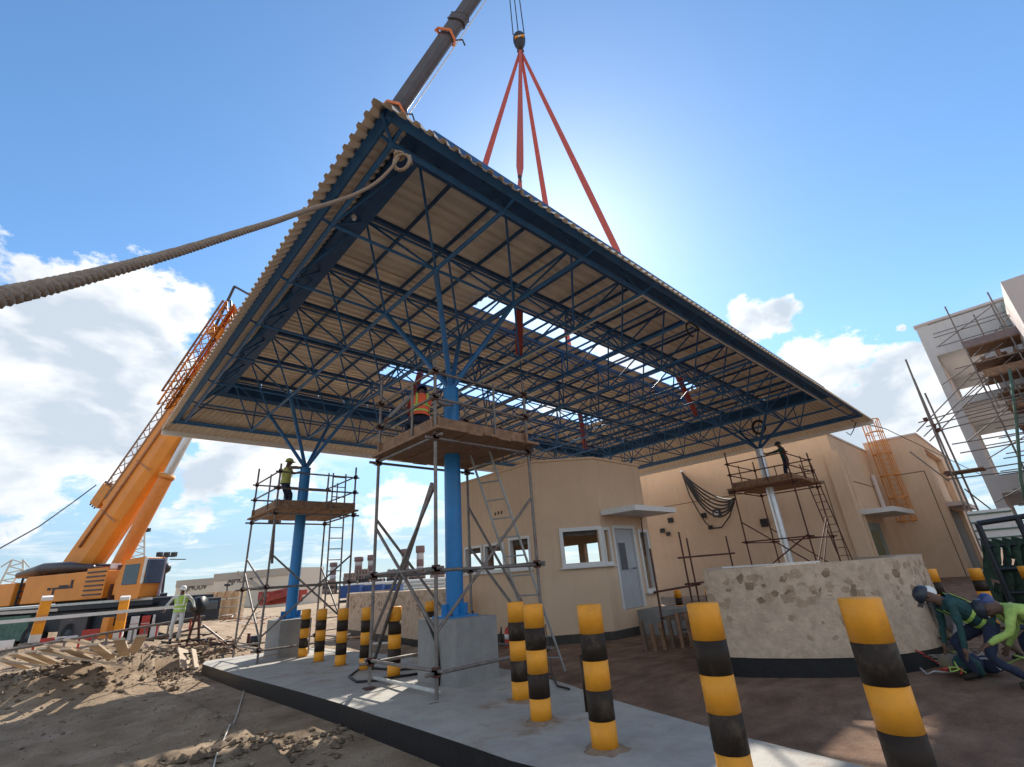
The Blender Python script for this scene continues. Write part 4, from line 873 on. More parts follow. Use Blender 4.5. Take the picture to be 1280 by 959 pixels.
# green tank and clutter at the right edge
gt = thing('shade_net', 'dark green net hung in folds on a black tube frame at the right edge', 'net', (17.5, 1, 0))
F0, F1 = AT(1222, 655, 16), AT(1300, 643, 16)
rod('frame_tube', F0, F1, .06, M_CHAS, gt); rod('frame_tube', F0, Vector((F0.x, F0.y, 0)), .06, M_CHAS, gt); mid = F0.lerp(F1, .65); rod('frame_tube', mid, Vector((mid.x, mid.y, 0)), .06, M_CHAS, gt)
for k in range(3): rod('frame_tube', Vector((F0.x, F0.y, .5+.5*k)), Vector((F1.x, F1.y, .5+.5*k)), .04, M_CHAS, gt)
b = MB(); NQ, NZ = 40, 10; gr = []
for q in range(NQ+1):
    p = F0.lerp(F1, q/NQ*1.15); col_ = []
    for z in range(NZ+1):
        zz_ = (F0.z-.45)*(1-z/NZ)+.05; w_ = .16*math.sin(q*1.1+z*.25)+.08*noise.noise(Vector((q*.7, z*.5, 3))); col_.append(Vector((p.x, p.y, zz_))+CF*(w_+.05*z))
    gr.append(col_)
for q in range(NQ):
    for z in range(NZ):
        if noise.noise(Vector((q*.35, z*.6, 8))) < .28: b.quad(gr[q][z], gr[q+1][z], gr[q+1][z+1], gr[q][z+1])
b.build('net', mat('dark_green_net', (.045, .085, .06), .95, var=.5, ns=7), gt, True)
cage = thing('white_cage_box', 'white and green mesh box seen through the scaffold below the grey building', 'box', ONU(1250, 655, 24)); p = ONU(1246, 662, 24)
MB().obox(p, (0, 1.1, 0), (.8, 0, 0), (0, 0, 1.3)).build('panel', M_WPL, cage)
for k in range(5): cube('slat', p+Vector((-.42, 0, -.55+.27*k)), (.03, 0, 0), (0, 1.14, 0), (0, 0, .05), M_GREEN, cage)
# coil of wire and heap
wc = thing('wire_coil', 'loose coil of pale wire on the dark ground right of the planter', 'coil', G(1190, 832))
o_ = G(1190, 830); ax = toUV(Vector((1, .12, 0)))
ay = toUV(Vector((-.12, 1, 0)))
for k in range(9):
    r1, r3 = .33+.02*k, .20+.018*k; ph = random.random()*6; pp = [o_+ax*(r1*math.cos(a)+.03*random.uniform(-1, 1))+ay*(r3*math.sin(a))+Vector((0, 0, .04+.012*k+.03*math.sin(a*2+ph))) for a in [q*PI/10+ph for q in range(19)]]
    MB().tube(pp, .0065, 5).build('wire', mat('pale_wire', (.36, .31, .27), .5), wc, True)
# ---------------------------------------------------------------- mobile crane
ph_ = AT(104, 712, 30.0)                        # boom foot
bd = Vector((TIP.x-ph_.x, TIP.y-ph_.y, 0)).normalized(); bn = Vector((-bd.y, bd.x, 0))   # along the carrier, away from the camera
if bn.dot(Vector((-ph_.x, -ph_.y, 0))) > 0: bn = -bn
Zv = Vector((0, 0, 1)); gzc = -.5
cr = thing('mobile_crane', 'orange mobile crane with a long telescopic boom and stowed lattice jib at the left', 'crane', (ph_.x, ph_.y, gzc))
bax = (TIP-ph_).normalized(); bup = bn.cross(bax).normalized()
if bup.z < 0: bup = -bup
BL = (TIP-ph_).length
def seg(name, f0, f1, w, h, m):
    a, c = ph_+bax*BL*f0, ph_+bax*BL*f1; b = MB(); 
    prof = [(-w/2, h*.5), (w/2, h*.5), (w/2, -h*.15), (w*.32, -h*.42), (0, -h*.5), (-w*.32, -h*.42), (-w/2, -h*.15)]
    v = [p+bn*x+bup*y for p in (a, c) for x, y in prof]; n = len(prof)
    b.add(v, [tuple(range(n)), tuple(range(n, 2*n))[::-1]]+[(i, (i+1) % n, n+(i+1) % n, n+i) for i in range(n)]); return b.build(name, m, cr, bevel=.03)
seg('boom_base', -.01, .315, .95, 1.5, M_ORANGE); seg('boom_collar', .305, .325, 1.02, 1.6, M_ORANGE)
seg('boom_section', .325, .46, .72, 1.2, M_BOOMG); seg('boom_section', .46, .66, .66, 1.1, M_BOOMG); seg('boom_section', .66, .84, .60, 1.0, M_BOOMG); seg('boom_section', .84, 1.0, .56, .94, M_BOOMG)
for f in (.46, .66, .84):
    seg('boom_collar', f-.006, f+.006, .70, 1.16, M_BOOMG)
MB().obox(ph_+bax*BL*1.01, bax*1.2, bn*1., bup*1.6).build('boom_head', M_BOOMG, cr)
# web bands round the boom
def on_boom(px, py):
    best = min(range(0, 1000), key=lambda k: (lambda v: (640+FPX*v.dot(CR)/v.dot(CF)-px)**2+(480-FPX*v.dot(CU)/v.dot(CF)-py)**2)(ph_+bax*BL*k/1000-Vector((0, 0, HC)))); return best/1000
for (px, py) in ((566, 52), (503, 143)):
    f = on_boom(px, py); c = ph_+bax*BL*f; b = MB(); w, h = .42, .64
    pts_ = [c+bn*x+bup*y+bax*(.18*math.sin(k*1.7)) for k, (x, y) in enumerate(((-w, h), (w, h), (w, -h*.5), (0, -h), (-w, -h*.5), (-w, h), (-w*1.05, h*1.05)))]
    b.tube(pts_, .085, 6); b.build('web_band', mat('orange_web', (.60, .20, .09), .8, var=.2), cr); MB().tube([pts_[3], pts_[3]-bup*.5+bax*.1, pts_[3]-bup*.9-bax*.3], .05, 6).build('band_tail', M_CABLE, cr)
rod('hoist_line', ph_+bax*BL*.31-bup*.95, TIP-bup*.9, .03, M_COND, cr)
# luffing ram
ra = ph_+bd*2.05-bn*.2-Zv*.55; rb = ph_+bax*BL*.178-bup*.72; rod('luffing_ram', ra, ra.lerp(rb, .66), .30, M_RAM, cr, 20); rod('ram_collar', ra.lerp(rb, .64), ra.lerp(rb, .67), .34, M_CAGE, cr, 20); rod('ram_rod', ra.lerp(rb, .64), rb, .20, M_GALV, cr, 16)
ra2 = ra+bn*1.1
# stowed lattice jib
M_RUSTO = mat('faded_orange_steel', (.40, .19, .10), .6, var=.2)
jo = bup*1.12-bn*.2; j0, j1 = ph_+bax*BL*.07+jo, ph_+bax*BL*.322+jo
def lat(j0, j1, w, n, m=M_ORANGE, r=.06):
    cs = [(-w/2, -w/2), (w/2, -w/2), (w/2, w/2), (-w/2, w/2)]; ax_ = (j1-j0)/n
    for x, y in cs: rod('jib_chord', j0+bn*x+bup*y, j1+bn*x+bup*y, r, m, cr)
    for k in range(n):
        for q in range(4):
            a, c = cs[q], cs[(q+1) % 4]; 
            if k % 2: a, c = c, a
            rod('jib_lacing', j0+ax_*k+bn*a[0]+bup*a[1], j0+ax_*(k+1)+bn*c[0]+bup*c[1], r*.5, m, cr, 6)
lat(j0, j0.lerp(j1, .62), .5, 14, mat('dull_jib_steel', (.26, .19, .15), .6, var=.2), r=.04)
MB().obox(ph_+bax*BL*.145+bup*.82-bn*.1, bax*BL*.16, bn*.7, bup*.30).build('jib_mount', M_ORANGE, cr)
MB().tube([ph_+bax*BL*f+bup*.35-bn*.52 for f in (.02, .1, .2, .3)], .05, 8).build('hydraulic_line', M_RUSTO, cr, True)
for f in (.06, .12, .18, .24): MB().obox(ph_+bax*BL*f-bn*.49, bax*.06, bn*.02, bup*1.1).build('weld_band', M_RUSTO, cr)
for q in range(8): rod('jib_hook', ph_+bax*BL*(.062+.004*(q % 3))+bup*(.7+.11*q)-bn*(.4-.1*(q % 3)), ph_+bax*BL*(.085)+bup*(.75+.09*q)-bn*.3, .045, M_RUSTO, cr, 6); lat(j0.lerp(j1, .5)+bup*.12, j1+bup*.3, .9, 10, M_RUSTO, r=.05); lat(j0.lerp(j1, .45)-bn*.6-bup*.65, j1-bn*.6-bup*.4, .6, 10, r=.045)
MB().obox(j0+bup*.1, bax*1.0, bn*.6, bup*.6).build('jib_foot', M_CAGE, cr); MB().obox(j1-bax*1.6, bax*.6, bn*.8, bup*.8).build('jib_joint', M_ORANGE, cr)
jt = j1+bup*.4; rod('jib_strut', jt-bax*1.8+bup*.2, jt+bax*1.0+bup*.9, .07, M_BOOMG, cr); rod('jib_strut', jt+bax*1.0+bup*.9, jt-bup*.6+bax*.9, .06, M_BOOMG, cr); rod('jib_strut', jt+bax*.2+bup*.5, jt-bup*.6-bax*.9, .06, M_BOOMG, cr)
for k in range(9): f = .11+.0*k; rod('jib_hook', j0+bup*(.2+.06*k)-bax*(.5+.12*(k % 3)), j0+bup*(.25+.06*k)+bax*.5, .035, M_RUST, cr, 6)
# superstructure
def cb_(name, x0, x1, y0, y1, z0, z1, m, parent=None, bev=.03):
    o_ = Vector((ph_.x, ph_.y, 0))+bd*.35; b = MB(); b.obox(o_+bd*(x0+x1)/2-bn*(y0+y1)/2+Zv*(z0+z1)/2, bd*(x1-x0), bn*(y1-y0), Zv*(z1-z0)); return b.build(name, m, parent or cr, bevel=bev)
o_ = Vector((ph_.x, ph_.y, 0))+bd*.35
cb_('superstructure', -1.25, 3.1, -.9, 1.5, 1.88, 2.95, M_ORANGE); cb_('counterweight', -6.5, -1.75, -1.2, 1.55, 1.85, 2.75, M_ORANGE)
cb_('slew_ring', 0, 3.8, -.8, 1.0, 1.7, 1.95, M_CHAS)
for k in range(6): cube('louvre', o_+bd*2.6-bn*1.545+Zv*(2.05+.17*k), bd*.95, bn*.05, Zv*.055, M_BOOMG, cr)
cb_('louvre_panel', 2.05, 3.15, 1.5, 1.53, 1.95, 3.05, M_ORANGE, bev=0)
for k, (x0, x1, z0, z1) in enumerate(((.35, 1.45, 2.36, 2.43), (.7, 1.2, 2.43, 2.50), (.1, .28, 2.34, 2.44), (1.3, 1.42, 2.43, 2.68), (.4, .5, 2.1, 2.36))): cb_('emblem_stroke', x0, x1, 1.505, 1.515, z0, z1, M_STEEL, bev=0)
for k in range(7): cb_('deck_gear', -2.6+k*.7, -2.05+k*.7, -.5, .8+.1*(k % 2), 2.95, 3.2+.16*math.sin(k*1.9), [M_BOOMG, M_CHAS, M_RUST][k % 3])
MB().tube([o_+bd*x-bn*1.0+Zv*z for x, z in ((-2.6, 3.1), (-1.2, 3.28), (.2, 3.25), (1.6, 3.12))], [.14, .24, .22, .12], 12).build('rolled_cover', M_BOOMG, cr, True)
for k in range(4): cube('access_step', o_-bd*1.5-bn*1.3+Zv*(1.9+.25*k), bd*.45, bn*.1, Zv*.05, M_CHAS, cr)
for x in (-1.72, -1.28): rod('handrail', o_+bd*x-bn*1.35+Zv*1.85, o_+bd*x-bn*1.35+Zv*2.95, .04, M_CHAS, cr)
for x0 in (-3.6, -2.8): rod('handrail', o_+bd*x0-bn*.6+Zv*2.7, o_+bd*(x0+.5)-bn*.6+Zv*3.4, .025, M_COND, cr)
for k in range(5): cube('bracket', o_+bd*(3.2+.2*k)-bn*1.1+Zv*(2.1+.18*(k % 3)), bd*.1, bn*.4, Zv*.6, M_ORANGE if k % 2 else M_RUST, cr)
for k in range(4): cube('hose_block', o_+bd*(1.9+.4*k)-bn*.6+Zv*(3.05+.1*(k % 2)), bd*.22, bn*.3, Zv*.22, [M_RED, M_WPL, M_RUST, M_RED][k], cr)
# cab, its front glass turned to the right
cbm = MB(); pr = [(4.15, 1.8), (4.0, 2.2), (4.1, 2.9), (4.3, 3.22), (5.2, 3.28), (5.3, 2.6), (5.2, 1.8)]
v = [o_+bd*x-bn*y+Zv*z for y in (.95, 1.75) for x, z in pr]; n = len(pr); cbm.add(v, [tuple(range(n)), tuple(range(n, 2*n))[::-1]]+[(i, (i+1) % n, n+(i+1) % n, n+i) for i in range(n)])
cab = cbm.build('cab', M_ORANGE, cr, bevel=.03)
cb_('side_window', 4.28, 5.02, 1.74, 1.765, 2.3, 3.05, M_GLASS, cab); cb_('windscreen', 5.2, 5.37, 1.0, 1.69, 2.3, 3.2, mat('blue_windscreen', (.03, .07, .14), .1, spec=.9), cab)
cb_('cab_pillar', 5.22, 5.36, .93, .99, 1.8, 3.27, mat('lilac_pillar', (.42, .34, .42), .5), cab); cb_('cab_pillar', 5.2, 5.31, 1.70, 1.78, 2.3, 3.27, M_WPL, cab)
rod('mirror_arm', o_+bd*5.3-bn*.75+Zv*3.2, o_+bd*5.4-bn*.1+Zv*3.2, .02, M_CHAS, cr)
# carrier
GC = .08
cb_('carrier_deck', -12, 5.7, -1.4, 1.5, 1.50, 1.78, M_CHAS); cb_('carrier_frame', -12, 5.9, -1.1, 1.25, .75, 1.50, M_CHAS)
cb_('deck_edge', -12, 5.7, 1.5, 1.55, 1.70, 1.79, M_COND, bev=0); cb_('carrier_cab', 5.75, 6.5, -1.0, 1.3, .75, 1.62, M_CHAS); cb_('headlight', 6.45, 6.53, .9, 1.15, .85, 1.0, M_WPL); cb_('cab_glass', 6.4, 6.53, -.8, 1.1, 1.15, 1.5, M_GLASS)
for k in range(8):
    c = o_+bd*(-10.5+2.05*k)-bn*1.25+Zv*(GC+.52); w_ = MB(); w_.tube([c+bn*.2, c+bn*.05, c-bn*.15, c-bn*.2], [.42, .52, .52, .44], 24); wh = w_.build('wheel', M_TYRE, cr, True)
    MB().tube([c-bn*.16, c-bn*.212], [.26, .22], 16).build('rim', M_CHAS, wh, True)
for x in (-4.2, 4.8): cb_('outrigger_beam', x, x+.4, 1.2, 2.4, .9, 1.2, M_CHAS); cb_('outrigger_leg', x+.05, x+.35, 2.3, 2.6, GC+.05, 1.2, M_ORANGE)
cb_('side_locker', -2.5, -.5, 1.26, 1.45, .5, 1.45, M_GREEN); cb_('side_locker', 1.2, 2.6, 1.26, 1.45, .5, 1.42, M_BOOMG)
# ---------------------------------------------------------------- yard clutter on the left
def lbl(o, l, c, g=None): return tag(o, l, c, g)
def horiz(p, z): return Vector((p.x, p.y, z))
# orange and white guard posts with the long rail in front of the crane
pA, pB = AT(42, 800, 22.5), AT(147, 797, 22.5)
gA, gB = gz(pA.x, pA.y), gz(pB.x, pB.y)
for (px, py, tx, ty, lab) in ((42, 803, 60, 746, 'left leaning orange and white guard post in front of the crane'), (147, 797, 157, 746, 'right leaning orange and white guard post in front of the crane cab')):
    a, c = AT(px, py, 22.5), AT(tx, ty, 22.2); t = thing('guard_post', lab, 'post', a, 'orange and white guard posts')
    for k, (f0, f1, m) in enumerate(((0, .18, M_WPL), (.18, .42, M_YEL), (.42, .62, M_CAGE), (.62, .92, M_YEL), (.92, 1, M_WPL))): beam('band', a.lerp(c, f0), a.lerp(c, f1), .26, .22, m, t)
a, c = AT(-60, 784, 22.0), AT(222, 759, 22.0); lbl(MB().bar(a, c, .08, .10).build('guard_rail', M_WPL, loc=a), 'long pale rail running past the posts in front of the crane', 'rail')
a, c = AT(-60, 771, 24), AT(72, 763, 24); lbl(MB().bar(a, c, .07, .09).build('guard_rail', M_COND, loc=a), 'short pale rail behind the left guard post', 'rail')
a, c = AT(150, 752, 33), AT(262, 744, 34); lbl(MB().bar(a, c, .3, .16).build('long_beam', M_COND, loc=a), 'pale beam lying along the crane deck beside the cab', 'beam')
# long ladder frame lying on its side along the verge
lt = thing('lying_ladder', 'long rusty ladder frame lying slanted in front of the crane, running to the worker', 'ladder', AT(120, 800, 19))
t0, t1, d0_, d1_ = AT(-40, 822, 19), AT(256, 771, 20.5), AT(-40, 848, 19), AT(256, 784, 20.5)
rod('rail', t0, t1, .035, M_SCAF, lt); rod('rail', d0_, d1_, .035, M_SCAF, lt)
for k in range(17): f = (k+.5)/17; rod('rung', d0_.lerp(d1_, f), t0.lerp(t1, f+.012), .028, M_SCAF if k % 3 else M_RED, lt)
# red and white plastic barriers
specs = [(-20, 838, 30, .8), (28, 832, 34, .75), (62, 826, 30, .7), (96, 816, 24, .7), (122, 808, 18, .8), (140, 803, 14, .8), (158, 801, 12, .8), (172, 800, 12, .8), (186, 798, 12, .8)]
for k, (px, py, w, h) in enumerate(specs):
    a = AT(px, py, 24.5); q = AT(px+w, py-3, 24.5); d = (q-a); dn = Vector((d.x, d.y, 0)); red = k % 2
    t = thing('barrier', '%s plastic barrier, number %s from the left along the crane wheels' % ('red' if red else 'white', ['one', 'two', 'three', 'four', 'five', 'six', 'seven', 'eight', 'nine'][k]), 'barrier', a, 'red and white plastic barriers')
    g_ = a.z; b = MB(); dd = dn.normalized(); nn_ = Vector((-dd.y, dd.x, 0)); L_ = dn.length*.94
    for x, y in ((0, 0),):
        v = [a+dd*xx+nn_*yy+Vector((0, 0, z_)) for xx in (0, L_) for yy, z_ in ((-.25, 0), (.25, 0), (.18, .25), (.08, h), (-.08, h), (-.18, .25))]
        b.add(v, [tuple(range(6)), tuple(range(6, 12))[::-1]]+[(i, (i+1) % 6, 6+(i+1) % 6, 6+i) for i in range(6)])
    b.build('shell', M_RED if red else M_WPL, t); cube('band', a+dd*L_/2+Vector((0, 0, h*.62)), dd*L_*1.01, nn_*.26, Zv*.1, M_WPL if red else M_RED, t)
# pile of pale timber boards on the dug edge
def GB(px, py, off=0.):
    d = ray(px, py); p = Vector((0, 0, HC))
    for k in range(900):
        q = p+d*(3+k*.06)
        if q.z < ground_bumps(q.x, q.y)+off: break
    return Vector((q.x, q.y, ground_bumps(q.x, q.y)+off))
c0 = GB(88, 842)
yy_ = toUV(Vector((0, 1, 0))); xx_ = toUV(Vector((1, 0, 0)))
tp = thing('board_pile', 'heap of pale timber boards lying on the edge of the dug trench', 'boards', c0)
for k, (dx, dy, an, L_, dz) in enumerate(((-1.35, 0, .25, 1.0, 0), (-1.1, .1, .35, 1.1, .06), (-.8, .1, .2, 1.1, .08), (-.5, .1, .45, 1.0, .16), (-.15, .1, 1.2, 1.1, .24), (.1, .0, .3, 1.1, .1), (.35, .15, 1.4, 1.3, .30), (.6, 0, .1, 1.2, .14), (.95, .1, -.15, 1.35, .2), (1.2, .2, -.45, 1.3, .26), (-.9, -.3, 1.5, 1.2, .02), (.5, -.35, 1.5, 1.6, 0))):
    d1 = xx_*math.sin(an*.6-.35)+yy_*math.cos(an*.6-.35)*.8-Zv*.27; d1.normalize(); n1 = d1.cross(Zv).normalized()
    cube('board', c0+xx_*dx*1.0+yy_*dy+Zv*(dz*.7+.24), d1*L_, n1*.20, n1.cross(d1).normalized()*.04, mat('fresh_timber', (.58, .46, .34), .8, var=.12, ns=6), tp)
lbl(MB().bar(AT(-10, 868, 17), AT(92, 822, 19), .06, .05).build('thin_pole', M_BOARD, loc=AT(20, 850, 17)), 'dark pole lying across the dug earth left of the board heap', 'pole')
# two boards leaning near slab corner and heap of rubble behind
for k, (px, py, tx, ty, w, lab) in enumerate(((232, 838, 216, 812, .35, 'pale triangular board leaning at the slab corner, left one'), (246, 838, 232, 812, .16, 'narrow pale board leaning at the slab corner, right one'))):
    a = GB(px, py, 0); c = a+xx_*(-.42)+yy_*.35+Zv*.48; b = MB(); b.bar(a, c, .03, w, up=toUV(Vector((0, 1, 0)))); lbl(b.build('leaning_board', mat('fresh_timber', (.58, .46, .34)), loc=a), lab, 'board')
def debris(n, fx_, m_, sz_, name, lab):
    b = MB()
    for _ in range(n):
        p = fx_(); an = random.random()*6; d = Vector((math.cos(an), math.sin(an), random.uniform(-.25, .25))); L_ = random.uniform(.3, 1)*sz_; b.bar(p-d*L_/2, p+d*L_/2, random.uniform(.02, .06), random.uniform(.02, .05), mi=random.randrange(len(m_)))
    tag(b.build(name, m_), lab, 'debris', kind='stuff')
def near_(px, py, s1, s2, h):
    c = GT(px, py, 0)
    return lambda: (lambda x, y: Vector((x, y, gz(x, y)+random.uniform(.02, h))))(*(c+xx_*random.gauss(0, s1)+yy_*random.gauss(0, s2)).xy)
debris(110, near_(258, 812, .6, .6, .22), [M_RUST, M_BOARD, M_CABLE, M_GRASS], .5, 'scrap_heap', 'tangled heap of scrap and roots beside the slab corner')
debris(160, near_(330, 780, 3.5, 5, .5), [M_BOARD, M_REDS, M_WPL, M_RUST, M_WOOD], 1.2, 'yard_debris', 'scattered timber and scrap across the sunny yard beyond the slab')
debris(120, near_(560, 790, 2.0, 3, .4), [M_BOARD, M_WPL, M_RUST, M_WOOD], 1.0, 'yard_litter', 'scattered timber beyond the near pedestal')
debris(90, lambda: Vector((random.uniform(11, 15.5), random.uniform(4.9, 6.3), random.uniform(-.02, .22))), [M_BOARD, M_RUST, M_CHAS, M_BRICK], .6, 'door_debris', 'dark litter of timber and tube ends before the guard house door')
# worker props: cable drum, black and red stand
cd = thing('cable_reel', 'upright black reel stand at the right end of the lying ladder', 'reel', G(248, 800)); p = AT(249, 757, 20)
MB().tube([p-bd*.12, p+bd*.12], .26, 16).build('reel', M_CHAS, cd, True); rod('stand', p, horiz(p, -.35)+xx_*.3, .04, M_RUST, cd); rod('stand', p, horiz(p, -.35)-xx_*.3, .04, M_RUST, cd)
lbl(MB().tube([AT(254, 782, 19.5), G(300, 818, .12)], .03, 8).build('sloping_pipe', M_SCAF, loc=G(300, 818)), 'pale pipe sloping down from the reel stand to the left scaffold', 'pipe')
p = G(318, 812, .1); lbl(MB().lathe(p, [(.16, 0), (.2, .3), (.17, .42), (.02, .42)], 16).build('drum', M_CHAS, smooth=True, loc=p), 'small black drum at the foot of the left scaffold', 'drum')
p = G(309, 812, .1); lbl(MB().lathe(p, [(.06, 0), (.06, .5)], 8).build('rusty_stub', M_RUST, smooth=True, loc=p), 'rusty upright stub beside the small black drum', 'stub')
# stacked crates on the yard
ck = 0
for i in range(4):
    for r in range(4):
        a = AT(266+i*10, 752, 44); z = -.5+.55*r+.5; o = MB().obox(Vector((a.x, a.y, z+.1)), toUV(Vector((.72, 0, 0))), toUV(Vector((0, .9, 0))), (0, 0, .47)).build('crate', M_WOOD, loc=a)
        tag(o, 'brown timber crate in the stack before the beige warehouse, %s column, %s tier' % (['first', 'second', 'third', 'fourth'][i], ['bottom', 'second', 'third', 'top'][r]), 'crate', 'stack of timber crates')
# red oxide steel pile and blue trucks
rs = thing('steel_pile', 'pile of red oxide steel beams in front of the beige warehouse', 'steel beams', AT(345, 752, 50))
for k in range(14):
    a = AT(322+random.uniform(0, 14), 755-random.uniform(0, 12), 50+random.uniform(-3, 3)); c = AT(372+random.uniform(-12, 14), 750-random.uniform(0, 16), 50+random.uniform(-3, 3)); beam('beam', a, c, .35, .4, M_REDS, rs)
for k, (x0, x1, y, D) in enumerate(((428, 452, 742, 90), (455, 480, 741, 92), (483, 502, 740, 94))):
    a, c = AT(x0, y, D), AT(x1, y-1.2, D); t = thing('blue_truck', 'blue topped flat lorry far behind the bollards, %s of three' % ['left', 'middle', 'right'][k], 'lorry', a, 'blue lorries in the distance')
    d = horiz(c-a, 0); MB().obox((a+c)/2+Zv*.2, d, toUV(Vector((0, 2.4, 0))), (0, 0, 1.9)).build('load_cover', M_BLUET, t); MB().obox((a+c)/2-Zv*1.3, d, toUV(Vector((0, 2.2, 0))), (0, 0, .5)).build('bed', M_CHAS, t)
    for f in (.15, .3, .75, .9): ball('wheel', a.lerp(c, f)-Zv*1.8, .5, M_TYRE, t)
# beige warehouses with lettering
def ware(px0, px1, pyt0, pyt1, D0, D1, lab, txt, tpx, tpy, sz_):
    a, c = AT(px0, pyt0, D0), AT(px1, pyt1, D1); z = (a.z+c.z)/2; d = Vector((c.x-a.x, c.y-a.y, 0)); n = Vector((-d.y, d.x, 0)).normalized()
    if n.dot(a) < 0: n = -n
    t = thing('warehouse', lab, 'building', (a.x, a.y, -1), 'far beige warehouses'); dd = d.normalized()
    MB().prism([(a.x, a.y), (c.x, c.y), (c.x+n.x*9, c.y+n.y*9), (a.x+n.x*9, a.y+n.y*9)], -1.5, z).build('cladding', M_BEIGE, t)
    e = -n*.1; m0, m1 = Vector((a.x, a.y, z-.6)), Vector((c.x, c.y, z-.6)); beam('parapet_band', m0+e, m1+e, .2, 1.2, M_BEIGE2, t)
    f = .33; p = a.lerp(c, f) 
    if sz_ > 1.4: rod('stair_handrail', Vector((p.x, p.y, z))+e*2, a.lerp(c, .78)*1.0+Vector((0, 0, -a.lerp(c, .78).z+1.5))+e*2, .25, M_BEIGE2, t)
    tp_ = Vector((0, 0, HC)); r_ = ray(tpx, tpy); k_ = (a-tp_).dot(n)/r_.dot(n); text(txt, 'wall_lettering', tp_+r_*k_-n*.15, dd if dd.dot(CR) > 0 else -dd, Zv, sz_, M_LETTER, t, .05)
ware(222, 271, 725.5, 723.5, 118, 112, 'smaller beige warehouse with dark lettering, left of the taller one', 'AJMOUV', 244, 735, 1.35)
ware(269, 362, 718, 710, 108, 96, 'taller beige warehouse with dark lettering and a sloping outside stair', 'AJMOUV', 301, 725.5, 1.5)
# light masts
def mast(px, pyb, pyt, D, lab, lean=0, w=1.4, lat_=False, kind=0):
    a, c = AT(px, pyb, D), AT(px+lean, pyt, D); t = thing('light_mast', lab, 'light mast', a)
    if lat_:
        for s_ in (-.5, .5): rod('leg', a+CR*s_*1.6, c+CR*s_*.6, .09, M_COND, t)
        for k in range(10): f, g = k/10, (k+1)/10; rod('lacing', a.lerp(c, f)+CR*(.8-.5*f)*(1 if k % 2 else -1), a.lerp(c, g)+CR*(.8-.5*g)*(-1 if k % 2 else 1), .05, M_COND, t)
    else: rod('pole', a, c, .10, M_STEEL, t)
    rod('cross_arm', c-CR*w/2, c+CR*w/2, .06, M_STEEL, t)
    for k in range(3): cube('floodlight', c+CR*(k-1)*w/2+Zv*.15, CR*.35, CF*.3, Zv*.35, M_STEEL, t)
    return t
mast(170, 705, 665, 60, 'pale lattice light mast rising behind the crane ram', 7, 1.2, True)
m_ = mast(202, 748, 696, 50, 'thin light mast with a dark ball, right of the crane cab', 6, 1.2); ball('dark_ball', AT(206, 711, 50), .45, M_STEEL, m_)
mast(340, 705, 655, 45, 'thin street light seen between the poles of the left scaffold', 3, .6)
mast(283, 752, 733, 100, 'small dark ball light in front of the smaller warehouse', 1, .5)
p0, p1 = AT(14, 735, 120), AT(22, 700, 120); t = thing('lattice_mast', 'faint grey lattice mast behind the crane counterweight at the far left', 'mast', p0)
for s_ in (-1, 1): rod('leg', p0+CR*s_*2.2, p1+CR*s_*.9, .15, M_COND, t); rod('arm', p1+CR*s_*.9, p1+CR*s_*2.4-Zv*1.2, .12, M_COND, t)
for k in range(8): rod('lacing', p0.lerp(p1, k/8)+CR*(2.2-.16*k)*(1 if k % 2 else -1), p0.lerp(p1, (k+1)/8)+CR*(2.-.16*k)*(-1 if k % 2 else 1), .1, M_COND, t, 6)
lbl(MB().tube([AT(-60, 710, 30), AT(0, 686, 32), AT(50, 658, 34), AT(92, 628, 36), AT(120, 607, 37)], .035, 6).build('overhead_wire', M_STEEL, loc=AT(0, 686, 32)), 'thin dark wire rising from the left edge to the crane boom', 'wire')
# ---------------------------------------------------------------- power plant in the distance
def block(name, px0, px1, pyt, D, dep, m, t, z0=-4):
    a, c = AT(px0, pyt, D), AT(px1, pyt-.074*(px1-px0), D); d = horiz(c-a, 0); n = Vector((-d.y, d.x, 0)).normalized(); n = n if n.dot(a) > 0 else -n
    return MB().prism([(a.x, a.y), (c.x, c.y), (c.x+n.x*dep, c.y+n.y*dep), (a.x+n.x*dep, a.y+n.y*dep)], z0, a.z).build(name, m, t)
for k, (x0, x1, yt, D, m) in enumerate(((388, 422, 731, 330, 'a'), (430, 446, 718, 320, 'a'), (443, 462, 713, 330, 'b'), (462, 482, 725, 340, 'a'), (484, 513, 713, 300, 'a'), (512, 532, 716, 310, 'c'), (538, 556, 716, 260, 'd'), (400, 420, 727, 300, 'b'))):
    t = thing('plant_building', ['low grey blue plant hall far behind the left column', 'grey boiler house left of the two slim chimneys', 'boiler house under the first slim chimney', 'low grey hall right of the second slim chimney', 'large grey green boiler house right of the near scaffold pole', 'brown framed hall left of the near blue column', 'red brown far building just left of the near blue column', 'small square hall behind the far row of bollards'][k], 'plant building', AT(x0, 745, D), 'distant power plant')
    mm = {'a': M_PLANT, 'b': M_PLANTB, 'c': M_PLANTB, 'd': M_REDS}[m]; block('hall', x0, x1, yt, D, 40, mm, t)
    a = AT(x0, yt, D); c = AT(x1, yt-1.5, D)
    for q in range(5): f = (q+.5)/5; p = a.lerp(c, f); beam('column', Vector((p.x, p.y, -3))-CF*.8, Vector((p.x, p.y, a.z+.6))-CF*.8, 1.0, 1.0, M_PLANTB, t)
    for q in range(3): beam('floor_beam', Vector((a.x, a.y, a.z*(q+1)/4))-CF*1.2, Vector((c.x, c.y, a.z*(q+1)/4))-CF*1.2, .8, 1.2, M_CHAS if q % 2 else M_PLANTB, t)
